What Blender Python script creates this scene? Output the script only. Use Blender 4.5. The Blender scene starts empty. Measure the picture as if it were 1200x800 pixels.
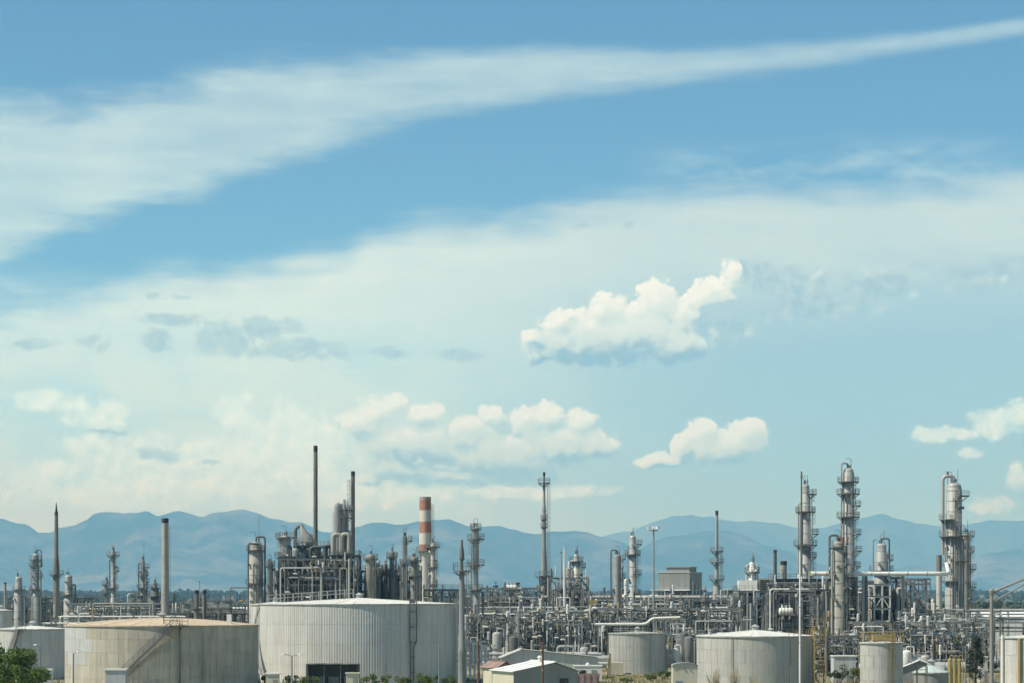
import bpy, bmesh, math, random
from mathutils import Vector, Matrix, noise as mnoise

R = math.radians
scene = bpy.context.scene
col = scene.collection

# ------------------------------------------------------------------ camera
CAM_H = 14.0            # eye height above the plain, metres (an overpass)
FPX = 3000.0            # focal length in pixels of the 1200 px wide photograph
HOR = 702.0             # pixel row of the horizon
cam_d = bpy.data.cameras.new('camera')
cam_d.sensor_width = 36.0
cam_d.lens = 36.0 * FPX / 1200.0
cam_d.shift_y = (HOR - 400.0) / 1200.0
cam_d.clip_start = 1.0
cam_d.clip_end = 200000.0
cam = bpy.data.objects.new('camera', cam_d)
cam.location = (0, 0, CAM_H)
cam.rotation_euler = (R(90), 0, 0)
col.objects.link(cam)
scene.camera = cam

def PX(px, D):          # east-west position of a pixel column at distance D
    return (px - 600.0) / FPX * D
def PZ(py, D):          # height of a pixel row at distance D
    return CAM_H + (HOR - py) / FPX * D
def S(p, D):            # a length in pixels at distance D, in metres
    return p * D / FPX

# ------------------------------------------------------------------ view
vs = scene.view_settings
vs.view_transform = 'Standard'
vs.look = 'None'
vs.exposure = 0.36
vs.gamma = 1.0
vs.use_curve_mapping = False
scene.cycles.max_bounces = 6
scene.cycles.diffuse_bounces = 3
scene.cycles.glossy_bounces = 2
scene.cycles.transmission_bounces = 2
scene.cycles.volume_bounces = 0
scene.cycles.transparent_max_bounces = 8
scene.cycles.use_denoising = True
scene.cycles.use_adaptive_sampling = True
scene.cycles.adaptive_threshold = 0.025
scene.cycles.adaptive_min_samples = 6

# ------------------------------------------------------------------ sun
SUN_EL, SUN_AZ = 52.0, -108.0       # azimuth from the view direction (+Y), left is negative
sd = Vector((math.sin(R(SUN_AZ)) * math.cos(R(SUN_EL)), math.cos(R(SUN_AZ)) * math.cos(R(SUN_EL)), math.sin(R(SUN_EL))))
sun_d = bpy.data.lights.new('sun', 'SUN')
sun_d.energy = 4.5
sun_d.angle = R(0.6)
sun_d.color = (1.0, 0.95, 0.83)
sun = bpy.data.objects.new('sun', sun_d)
sun.rotation_euler = sd.to_track_quat('Z', 'Y').to_euler()
sun.location = (-200, -200, 400)
col.objects.link(sun)

# ------------------------------------------------------------------ small node language
class NT:
    def __init__(self, tree):
        self.t = tree
    def node(self, typ, **kw):
        n = self.t.nodes.new(typ)
        for k, v in kw.items():
            setattr(n, k, v)
        return n
    def val(self, n, i, v):
        if isinstance(v, E):
            self.t.links.new(v.s, n.inputs[i])
        elif v is not None:
            n.inputs[i].default_value = v
    def math(self, op, *a):
        n = self.node('ShaderNodeMath', operation=op)
        for i, v in enumerate(a):
            self.val(n, i, v)
        return E(self, n.outputs[0])
    def vmath(self, op, *a, out=0):
        n = self.node('ShaderNodeVectorMath', operation=op)
        for i, v in enumerate(a):
            self.val(n, i, v)
        return E(self, n.outputs[out])
    def smooth(self, x, lo, hi):
        n = self.node('ShaderNodeMapRange', interpolation_type='SMOOTHSTEP')
        self.val(n, 0, x); self.val(n, 1, lo); self.val(n, 2, hi); self.val(n, 3, 0.0); self.val(n, 4, 1.0)
        return E(self, n.outputs[0])
    def lin(self, x, lo, hi, a=0.0, b=1.0):
        n = self.node('ShaderNodeMapRange', interpolation_type='LINEAR', clamp=True)
        self.val(n, 0, x); self.val(n, 1, lo); self.val(n, 2, hi); self.val(n, 3, a); self.val(n, 4, b)
        return E(self, n.outputs[0])
    def noise(self, vec, scale=1.0, detail=4.0, rough=0.55, dist=0.0, out=0):
        n = self.node('ShaderNodeTexNoise')
        self.val(n, 'Vector', vec); n.inputs['Scale'].default_value = scale
        n.inputs['Detail'].default_value = detail; n.inputs['Roughness'].default_value = rough
        n.inputs['Distortion'].default_value = dist
        return E(self, n.outputs[out])
    def mix(self, f, a, b):
        n = self.node('ShaderNodeMix', data_type='RGBA')
        self.val(n, 0, f)
        for i, c in ((6, a), (7, b)):
            if isinstance(c, E): self.t.links.new(c.s, n.inputs[i])
            else: n.inputs[i].default_value = tuple(c) + (1.0,)
        return E(self, n.outputs[2])
    def curve(self, x, pts):
        n = self.node('ShaderNodeFloatCurve')
        c = n.mapping.curves[0]
        pts = sorted(pts)
        c.points[0].location = pts[0]; c.points[1].location = pts[-1]
        for p in pts[1:-1]: c.points.new(*p)
        n.mapping.update()
        self.val(n, 1, x)
        return E(self, n.outputs[0])
class E:
    def __init__(self, nt, s): self.n, self.s = nt, s
    def __add__(self, o): return self.n.math('ADD', self, o)
    __radd__ = __add__
    def __sub__(self, o): return self.n.math('SUBTRACT', self, o)
    def __rsub__(self, o): return self.n.math('SUBTRACT', o, self)
    def __mul__(self, o): return self.n.math('MULTIPLY', self, o)
    __rmul__ = __mul__
    def __truediv__(self, o): return self.n.math('DIVIDE', self, o)
    def max(self, o): return self.n.math('MAXIMUM', self, o)
    def min(self, o): return self.n.math('MINIMUM', self, o)

def lin1(c):
    c /= 255.0
    return c / 12.92 if c <= 0.04045 else ((c + 0.055) / 1.055) ** 2.4
def srgb(r, g, b): return (lin1(r), lin1(g), lin1(b))

# ------------------------------------------------------------------ sky: Nishita air with cloud layers in front of it
world = bpy.data.worlds.new('World'); scene.world = world
world.use_nodes = True
wt = world.node_tree; wt.nodes.clear()
W = NT(wt)
SKY_STRENGTH = 0.1
LOW_TINT = (0.78, 0.99, 1.08)
sky = W.node('ShaderNodeTexSky', sky_type='NISHITA')
sky.sun_disc = False
sky.sun_elevation = R(SUN_EL)
sky.sun_rotation = R(SUN_AZ)
sky.altitude = 1600.0
sky.air_density = 1.0
sky.dust_density = 0.7
sky.ozone_density = 1.0
air = E(W, sky.outputs[0])
tc = W.node('ShaderNodeTexCoord')
dirv = E(W, tc.outputs['Generated'])
sep = W.node('ShaderNodeSeparateXYZ'); wt.links.new(dirv.s, sep.inputs[0])
dx, dy, dz = (E(W, sep.outputs[i]) for i in range(3))
U = W.math('ARCTAN2', dx, dy) * 30.0          # azimuth, 30 units to the radian
V = W.math('ARCSINE', dz) * 30.0              # elevation
P3 = W.vmath('SCALE', dirv, None); P3.s.node.inputs['Scale'].default_value = 30.0
cmb = W.node('ShaderNodeCombineXYZ'); wt.links.new(U.s, cmb.inputs[0]); wt.links.new(V.s, cmb.inputs[1])
UV = E(W, cmb.outputs[0])

def uv(px, py):         # photograph pixel -> azimuth / elevation units
    a = math.atan((px - 600) / FPX)
    e = math.atan((HOR - py) / math.hypot(FPX, px - 600))
    return a * 30, e * 30
def edge(pts):          # an edge of a cloud sheet, elevation as a function of azimuth
    q = [uv(*p) for p in pts]
    return W.curve((U + 7.0) / 14.0, [((a + 7) / 14, b / 8) for a, b in q]) * 8.0

def stretched(ax, az, rot, off):
    m = W.node('ShaderNodeMapping', vector_type='POINT')
    wt.links.new(P3.s, m.inputs['Vector'])
    m.inputs['Rotation'].default_value = (0, rot, 0)
    m.inputs['Scale'].default_value = (ax, 0.6, az)
    m.inputs['Location'].default_value = off
    return E(W, m.outputs[0])

def over(base, alpha, colour):
    k = 1.0 / SKY_STRENGTH
    if not isinstance(colour, E): colour = tuple(c * k for c in colour)
    return W.mix(alpha, base, colour)
def mixc(f, a, b):
    k = 1.0 / SKY_STRENGTH
    return W.mix(f, tuple(c * k for c in a), tuple(c * k for c in b))

# the model's clear air, multiplied by one even teal tint
tint = W.node('ShaderNodeMix', data_type='RGBA', blend_type='MULTIPLY')
tint.inputs[0].default_value = 1.0
wt.links.new(air.s, tint.inputs[6]); tint.inputs[7].default_value = (0.52, 0.86, 0.93, 1.0)
acc = E(W, tint.outputs[2])

# --- cirrus band, tapering up to the right
st1 = stretched(0.22, 1.0, R(7), (3.0, 0, 1.0))
st2 = stretched(0.45, 1.6, R(9), (9.0, 2.0, 5.0))
nA = W.noise(st1, 1.1, 5, 0.6)
nB = W.noise(st2, 2.0, 4, 0.62)
nS = W.noise(P3, 0.55, 4, 0.6)
up = edge([(-100, 100), (0, 104), (80, 106), (140, 98), (200, 84), (270, 62), (400, 60), (500, 57), (600, 55), (700, 51), (800, 47), (900, 43), (1000, 38), (1100, 31), (1200, 18), (1290, 8)])
lo = edge([(-100, 330), (0, 305), (60, 283), (110, 264), (160, 254), (210, 246), (260, 226), (320, 202), (380, 182), (440, 165), (500, 146), (560, 130), (650, 119), (750, 109), (850, 100), (950, 86), (1050, 68), (1150, 52), (1200, 44), (1290, 34)])
q = (V - lo) / (up - lo).max(0.05)
nF = W.noise(stretched(0.4, 3.2, R(10), (2.0, 7.0, 3.0)), 1.5, 5, 0.65)
qn = (nF - 0.5) * 0.2 + (nA - 0.5) * 0.55 + (nB - 0.5) * 0.30
aA = W.smooth(1.0 - q + qn, -0.04, W.lin(U, -5.0, 4.0, 0.26, 0.5)) * W.smooth(q + qn, -0.07, W.lin(U, -5.0, 4.0, 0.16, 0.55)) * W.lin(nF, 0.3, 0.66, 0.66, 1.0) * W.lin(nB, 0.3, 0.68, 0.85, 1.0) * W.lin(nS, 0.35, 0.65, 0.78, 1.0) * W.lin(U, -6.0, 6.0, 1.0, 0.62)
acc = over(acc, aA, srgb(188, 213, 212))
# thin veil left of the gap between the sheets
vl = edge([(-100, 305), (0, 308), (60, 308), (100, 312), (140, 322), (200, 345), (1300, 420)])
eV = (vl - V) + (nA - 0.5) * 0.5
acc = over(acc, W.smooth(eV, -0.1, 0.4) * W.lin(nB, 0.35, 0.7, 0.1, 0.75) * W.smooth(U, -2.6, -4.4), srgb(176, 205, 212))

# --- high sheet that fills the sky below
shu = edge([(-100, 360), (0, 350), (100, 338), (160, 325), (230, 310), (330, 296), (400, 284), (440, 258), (500, 244), (580, 240), (640, 238), (700, 226), (780, 212), (860, 200), (950, 205), (1020, 208), (1100, 210), (1160, 200), (1200, 192), (1290, 180)])
eS = (shu - V) + (nA - 0.5) * 0.6 + (nB - 0.5) * 0.5 + (nF - 0.5) * 0.3
sheet = W.smooth(eS, -0.10, 0.50)
right = W.smooth(U + (nS - 0.5) * 4.0, -2.0, 3.6)
low = W.smooth(V + (nA - 0.5) * 0.8, 4.15, 2.7)
dens = W.lin(nS, 0.3, 0.7, 0.84, 1.0) * (1.0 - right * low * 0.5) * W.lin(nA, 0.3, 0.7, 0.88, 1.0) * W.lin(nF, 0.3, 0.7, 0.9, 1.0)
shc = W.mix(right, tuple(c / SKY_STRENGTH for c in srgb(214, 228, 217)), tuple(c / SKY_STRENGTH for c in srgb(192, 211, 208)))
acc = over(acc, sheet * dens, shc)
# blue-grey rain haze hanging low on the right
acc = over(acc, right * low * W.smooth(V, -0.2, 1.2) * 0.55, srgb(146, 180, 197))
# bluer gaps low on the left
gap = W.smooth(W.noise(stretched(0.35, 0.9, R(4), (1.7, 4.0, 2.2)), 0.9, 4, 0.55), 0.50, 0.66)
acc = over(acc, gap * W.smooth(V, 3.6, 2.4) * W.smooth(V, 0.2, 1.2) * (1.0 - right) * 0.75, srgb(172, 209, 217))
# thin streak above the sheet
sk = W.smooth(V + (nB - 0.5) * 0.4, 4.75, 4.95) * W.smooth(V + (nA - 0.5) * 0.5, 5.35, 5.0) * W.smooth(U, 1.2, 2.6) * W.smooth(U, 7.0, 4.4)
acc = over(acc, sk * W.lin(nB, 0.4, 0.7, 0.0, 0.55), srgb(186, 212, 216))

# --- heaped clouds: unions of soft lobes, frayed by noise, lit from the sun's side
def lobes(vec, ell):
    f = None
    for (cx, cy, rx, ry) in ell:
        a, b = uv(cx, cy)
        k = (100.0 / rx, 100.0 / ry, 0.0)
        q = W.vmath('MULTIPLY_ADD', vec, k, (-a * k[0], -b * k[1], 0.0))
        g = W.vmath('DOT_PRODUCT', q, q, out=1)
        f = g if f is None else f.min(g)
    return 1.0 - f.min(3.0)
def noise2(vec, scale, detail, rough):
    n = W.node('ShaderNodeTexNoise', noise_dimensions='2D')
    W.val(n, 'Vector', vec); n.inputs['Scale'].default_value = scale
    n.inputs['Detail'].default_value = detail; n.inputs['Roughness'].default_value = rough
    return E(W, n.outputs[0])
def puffs(vec):
    n = W.node('ShaderNodeTexVoronoi', voronoi_dimensions='2D', feature='F1')
    W.val(n, 'Vector', vec); n.inputs['Scale'].default_value = 5.2
    n.inputs['Detail'].default_value = 3.0; n.inputs['Roughness'].default_value = 0.55
    n.inputs['Lacunarity'].default_value = 2.3
    f = noise2(vec, 6.0, 6.0, 0.58)
    return (0.80 - E(W, n.outputs[0])) * 1.0 + (f - 0.5) * 1.25
wx = noise2(UV, 1.9, 3.0, 0.6); wy = noise2(W.vmath('ADD', UV, (17.3, 5.1, 0)), 1.9, 3.0, 0.6)
wc = W.node('ShaderNodeCombineXYZ'); wt.links.new(wx.s, wc.inputs[0]); wt.links.new(wy.s, wc.inputs[1])
WARP = W.vmath('MULTIPLY_ADD', E(W, wc.outputs[0]), (0.30, 0.24, 0), (-0.15, -0.12, 0))
SH = (-0.07, 0.11, 0.0)
UW = W.vmath('ADD', UV, WARP)
UWs = W.vmath('ADD', UW, SH)
WARP2 = W.vmath('SCALE', WARP, None); WARP2.s.node.inputs['Scale'].default_value = 0.45
PB = puffs(W.vmath('ADD', UV, WARP2))
PBs = puffs(W.vmath('ADD', W.vmath('ADD', UV, WARP2), SH))
def heap(ell, amp, soft, lit=True):
    d0 = lobes(UW, ell)
    d = d0 * 1.3 + PB * amp + 0.14
    return W.smooth(d, 0.0, soft), (d0 - lobes(UWs, ell)) if lit else None, (PB - PBs) * amp, d
CUM = [(655, 375, 18, 15), (707, 362, 26, 23), (768, 354, 28, 27), (700, 397, 86, 33), (625, 397, 17, 12), (634, 413, 22, 14), (748, 384, 54, 38), (857, 320, 16, 18), (837, 338, 24, 18), (818, 348, 18, 14), (790, 405, 40, 22), (800, 368, 26, 22)]
CUM2 = [(441, 480, 27, 22), (461, 475, 18, 15), (495, 483, 23, 12), (418, 495, 24, 17), (577, 483, 18, 17), (546, 508, 33, 22), (509, 528, 33, 18), (467, 550, 38, 16), (434, 561, 22, 10), (614, 492, 24, 21), (642, 486, 23, 15), (676, 492, 26, 17), (695, 522, 38, 17), (585, 538, 75, 28), (480, 518, 70, 26), (660, 520, 60, 26), (560, 560, 120, 12)]
CUM3 = [(760, 541, 17, 10), (797, 524, 13, 14), (822, 505, 21, 18), (873, 505, 25, 18), (847, 522, 54, 25), (780, 538, 26, 10)]
SOFT = [(117, 488, 52, 20), (125, 480, 30, 17), (275, 480, 26, 24), (333, 488, 28, 26), (365, 500, 40, 26), (250, 538, 190, 34), (105, 522, 40, 14), (62, 550, 55, 15), (350, 545, 90, 40), (1080, 511, 20, 12), (1112, 506, 40, 10), (1162, 494, 34, 20), (1192, 485, 28, 21), (1137, 532, 13, 9), (1192, 556, 16, 20), (1160, 590, 30, 12), (1235, 490, 40, 26), (-40, 500, 50, 24), (180, 572, 240, 30), (420, 580, 160, 22), (60, 470, 60, 16), (330, 520, 120, 40), (620, 575, 120, 12)]
GREY = [(200, 375, 46, 10), (42, 402, 32, 8), (108, 402, 20, 11), (183, 400, 24, 14), (267, 398, 46, 24), (354, 410, 86, 14), (312, 384, 50, 16), (450, 414, 36, 7), (178, 346, 9, 4), (210, 346, 13, 4), (540, 416, 38, 8), (735, 260, 11, 6), (677, 267, 11, 5), (130, 506, 36, 4), (190, 533, 38, 10), (246, 543, 18, 4)]
GREY += [(920, 330, 62, 24), (1030, 336, 62, 20), (1150, 326, 62, 20), (950, 360, 90, 22), (880, 316, 28, 14), (1075, 311, 12, 5), (1112, 308, 12, 4), (1185, 310, 34, 14), (850, 385, 60, 16), (1240, 330, 60, 30)]

WHITE, MID, SHADE = srgb(234, 236, 226), srgb(206, 220, 214), srgb(138, 174, 192)
def ramp3(x, lo, mid, hi):
    k = 1.0 / SKY_STRENGTH
    m1 = W.mix(W.smooth(x, 0.0, 0.5), tuple(c * k for c in lo), tuple(c * k for c in mid))
    return W.mix(W.smooth(x, 0.5, 1.0), m1, tuple(c * k for c in hi))

# soft far heaps first
a, l1, l2, d = heap(SOFT, 0.75, 1.2, False)
x = W.lin(l2 * 0.45 + d * 0.3, -0.25, 0.8)
acc = over(acc, a * 0.8, ramp3(x, srgb(188, 216, 218), srgb(222, 236, 227), srgb(244, 247, 234)))
# grey flat patches
a, l1, l2, d = heap(GREY, 1.1, 1.1, False)
x = W.lin(l2 * 0.8 - d * 0.2, -0.6, 0.6)
acc = over(acc, a * 0.74, ramp3(x, srgb(148, 180, 193), srgb(166, 193, 199), srgb(196, 214, 211)))
# bright heaps
for ell, base, top, wgt, op in ((CUM2, 576, 486, 0.85, 0.6), (CUM3, 566, 510, 0.8, 0.75), (CUM, 438, 376, 0.74, 0.92)):
    a, l1, l2, d = heap(ell, 1.0, 0.8 if ell is CUM2 else 0.62)
    vb, vt = uv(600, base)[1], uv(600, top)[1]
    grad = W.lin(V, vb, vt)
    x = W.lin(l1 * 0.60 + l2 * 0.20 + grad * wgt - d * 0.05, 0.02, 1.10)
    acc = over(acc, a * W.lin(grad, 0.0, 0.5, op, 0.98), ramp3(x, SHADE, MID, WHITE))

lowm = W.node('ShaderNodeMix', data_type='RGBA', blend_type='MULTIPLY'); lowm.inputs[0].default_value = 1.0
wt.links.new(acc.s, lowm.inputs[6]); wt.links.new(W.mix(W.smooth(V, 6.0, 0.4), (1, 1, 1), LOW_TINT).s, lowm.inputs[7])
acc = E(W, lowm.outputs[2])
bg = W.node('ShaderNodeBackground'); bg.inputs['Strength'].default_value = SKY_STRENGTH
wt.links.new(acc.s, bg.inputs['Color'])
wo = W.node('ShaderNodeOutputWorld'); wt.links.new(bg.outputs[0], wo.inputs['Surface'])
world.cycles.sampling_method = 'MANUAL'
world.cycles.sample_map_resolution = 512

# ------------------------------------------------------------------ materials
MATS = {}
def material(name, rgb, rough=0.7, metal=0.0, var=0.12, scale=0.6, stain=None, stain_amt=0.0, streak=0.0, spec=0.35, objvar=0.06, bump=0.0, grain=None):
    """Principled material: base colour broken up by two noises, run-down streaks, a stain colour and a little change from piece to piece."""
    if name in MATS: return MATS[name]
    m = bpy.data.materials.new(name); m.use_nodes = True
    t = m.node_tree; N = NT(t)
    b = t.nodes['Principled BSDF']
    b.inputs['Roughness'].default_value = rough
    b.inputs['Metallic'].default_value = metal
    b.inputs['Specular IOR Level'].default_value = spec
    g = N.node('ShaderNodeTexCoord'); oi = N.node('ShaderNodeObjectInfo')
    geo = N.node('ShaderNodeNewGeometry')
    pos = E(N, geo.outputs['Position'])
    n1 = N.noise(pos, scale, 5, 0.6)
    n2 = N.noise(pos, scale * 7.0, 3, 0.6)
    k = 1.0 + (n1 - 0.5) * (2.0 * var) + (n2 - 0.5) * var
    k = k * N.lin(E(N, oi.outputs['Random']), 0, 1, 1 - objvar, 1 + objvar)
    if streak:
        mp = N.node('ShaderNodeMapping'); t.links.new(pos.s, mp.inputs['Vector']); mp.inputs['Scale'].default_value = (1.6, 1.6, 0.07)
        sn = N.noise(E(N, mp.outputs[0]), 1.0, 5, 0.65)
        k = k * N.lin(sn, 0.36, 0.68, 1 - streak, 1 + streak * 0.35)
    vm = N.node('ShaderNodeVectorMath', operation='SCALE'); vm.inputs[0].default_value = rgb; t.links.new(k.s, vm.inputs['Scale'])
    c = E(N, vm.outputs[0])
    if stain:
        mp = N.node('ShaderNodeMapping'); t.links.new(pos.s, mp.inputs['Vector']); mp.inputs['Scale'].default_value = (1.0, 1.0, 0.16)
        s = N.noise(E(N, mp.outputs[0]), scale * 2.0, 6, 0.68, 0.3)
        c = N.mix(N.smooth(s, 0.52, 0.72) * stain_amt, c, stain)
    t.links.new(c.s, b.inputs['Base Color'])
    if bump:
        bn = N.node('ShaderNodeBump'); bn.inputs['Strength'].default_value = bump; bn.inputs['Distance'].default_value = 0.05
        t.links.new(n2.s, bn.inputs['Height']); t.links.new(bn.outputs[0], b.inputs['Normal'])
    MATS[name] = m
    return m

RUST = (0.13, 0.07, 0.04)
def M(k):
    if k in MATS: return MATS[k]
    T = {
     'steel':      dict(rgb=(0.27, 0.275, 0.25), rough=0.6, metal=0.1, stain=RUST, stain_amt=0.35, streak=0.25),
     'steel_lt':   dict(rgb=(0.385, 0.39, 0.365), rough=0.6, metal=0.08, stain=(0.2, 0.17, 0.13), stain_amt=0.35, streak=0.22),
     'clad':       dict(rgb=(0.40, 0.405, 0.375), rough=0.55, metal=0.12, stain=(0.20, 0.17, 0.13), stain_amt=0.4, streak=0.25),
     'alu':        dict(rgb=(0.52, 0.525, 0.495), rough=0.48, metal=0.2, stain=(0.3, 0.27, 0.22), stain_amt=0.3, streak=0.15),
     'beige':      dict(rgb=(0.38, 0.365, 0.305), rough=0.65, stain=(0.16, 0.12, 0.08), stain_amt=0.45, streak=0.25),
     'dark':       dict(rgb=(0.135, 0.145, 0.14), rough=0.7, stain=RUST, stain_amt=0.4, objvar=0.2),
     'frame':      dict(rgb=(0.19, 0.20, 0.19), rough=0.65, stain=RUST, stain_amt=0.4, objvar=0.25),
     'frame_lt':   dict(rgb=(0.34, 0.345, 0.32), rough=0.65, stain=(0.16, 0.12, 0.09), stain_amt=0.4, objvar=0.15),
     'rail':       dict(rgb=(0.23, 0.24, 0.22), rough=0.6, stain=RUST, stain_amt=0.3, objvar=0.2),
     'grate':      dict(rgb=(0.16, 0.165, 0.16), rough=0.7, objvar=0.2),
     'white':      dict(rgb=(0.70, 0.69, 0.63), rough=0.5, stain=(0.35, 0.3, 0.24), stain_amt=0.3, streak=0.1),
     'concrete':   dict(rgb=(0.36, 0.35, 0.31), rough=0.9, streak=0.25),
     'soot':       dict(rgb=(0.05, 0.045, 0.04), rough=0.85, streak=0.3),
     'stack':      dict(rgb=(0.21, 0.195, 0.165), rough=0.75, stain=(0.09, 0.07, 0.055), stain_amt=0.5, streak=0.35),
     'stack_lt':   dict(rgb=(0.35, 0.345, 0.315), rough=0.75, stain=(0.15, 0.12, 0.09), stain_amt=0.45, streak=0.3),
     'red':        dict(rgb=(0.40, 0.20, 0.145), rough=0.75, stain=(0.16, 0.06, 0.045), stain_amt=0.5, streak=0.2),
     'cream':      dict(rgb=(0.58, 0.55, 0.47), rough=0.75, stain=(0.3, 0.24, 0.18), stain_amt=0.4, streak=0.2),
     'yellow':     dict(rgb=(0.40, 0.34, 0.12), rough=0.6, stain=RUST, stain_amt=0.3, streak=0.2),
     'ochre':      dict(rgb=(0.36, 0.27, 0.12), rough=0.65, stain=RUST, stain_amt=0.4, streak=0.2),
     'green_eq':   dict(rgb=(0.10, 0.17, 0.13), rough=0.6, stain=RUST, stain_amt=0.3),
     'brick':      dict(rgb=(0.26, 0.11, 0.08), rough=0.85, var=0.2),
     'wood_pole':  dict(rgb=(0.15, 0.095, 0.065), rough=0.9, streak=0.3),
     'tank_pale':  dict(rgb=(0.54, 0.54, 0.49), rough=0.62, stain=(0.27, 0.24, 0.18), stain_amt=0.25, streak=0.16, objvar=0.05, var=0.07),
     'tank_grey':  dict(rgb=(0.43, 0.43, 0.385), rough=0.6, stain=(0.2, 0.18, 0.14), stain_amt=0.25, streak=0.18, objvar=0.05, var=0.07),
     'tank_old':   dict(rgb=(0.45, 0.42, 0.335), rough=0.75, stain=(0.24, 0.19, 0.13), stain_amt=0.4, streak=0.22, objvar=0.08),
     'tank_patch': dict(rgb=(0.46, 0.47, 0.45), rough=0.6, stain=(0.3, 0.25, 0.18), stain_amt=0.3, streak=0.2, objvar=0.10),
     'tank_roof':  dict(rgb=(0.62, 0.62, 0.56), rough=0.7, stain=(0.4, 0.36, 0.28), stain_amt=0.3),
     'roof_rust':  dict(rgb=(0.50, 0.40, 0.28), rough=0.85, stain=(0.22, 0.13, 0.07), stain_amt=0.5),
     'shed_wall':  dict(rgb=(0.52, 0.50, 0.38), rough=0.75, streak=0.12),
     'shed_grey':  dict(rgb=(0.24, 0.25, 0.235), rough=0.75, streak=0.1),
     'roof_white': dict(rgb=(0.72, 0.73, 0.69), rough=0.55, streak=0.1),
     'roof_green': dict(rgb=(0.42, 0.50, 0.47), rough=0.6),
     'cladding':   dict(rgb=(0.225, 0.24, 0.225), rough=0.7, streak=0.12),
     'glass':      dict(rgb=(0.03, 0.035, 0.04), rough=0.12, spec=0.6),
     'lamp':       dict(rgb=(0.70, 0.72, 0.70), rough=0.35),
     'pole':       dict(rgb=(0.26, 0.25, 0.22), rough=0.6, streak=0.1),
     'tree_dark':  dict(rgb=(0.035, 0.05, 0.028), rough=0.8, var=0.35, objvar=0.2),
     'bark':       dict(rgb=(0.10, 0.075, 0.055), rough=0.95),
     'twig':       dict(rgb=(0.36, 0.32, 0.22), rough=0.9),
     'red_muted':  dict(rgb=(0.27, 0.19, 0.165), rough=0.85, var=0.2),
     'flag_red':   dict(rgb=(0.22, 0.10, 0.09), rough=0.8),
    }
    return material(k, **T[k])

def foliage(name, rgb, rgb2):
    if name in MATS: return MATS[name]
    m = bpy.data.materials.new(name); m.use_nodes = True
    t = m.node_tree; N = NT(t); b = t.nodes['Principled BSDF']
    geo = N.node('ShaderNodeNewGeometry'); pos = E(N, geo.outputs['Position'])
    r = E(N, geo.outputs['Random Per Island'])
    c = N.mix(N.smooth(N.noise(pos, 0.5, 3, 0.6) * 0.7 + r * 0.35, 0.25, 0.8), rgb, rgb2)
    t.links.new(c.s, b.inputs['Base Color'])
    b.inputs['Roughness'].default_value = 0.65
    b.inputs['Specular IOR Level'].default_value = 0.2
    tr = N.node('ShaderNodeBsdfTranslucent'); t.links.new(c.s, tr.inputs['Color'])
    mx = N.node('ShaderNodeMixShader'); mx.inputs[0].default_value = 0.3
    t.links.new(b.outputs[0], mx.inputs[1]); t.links.new(tr.outputs[0], mx.inputs[2])
    t.links.new(mx.outputs[0], t.nodes['Material Output'].inputs['Surface'])
    MATS[name] = m
    return m

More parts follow.
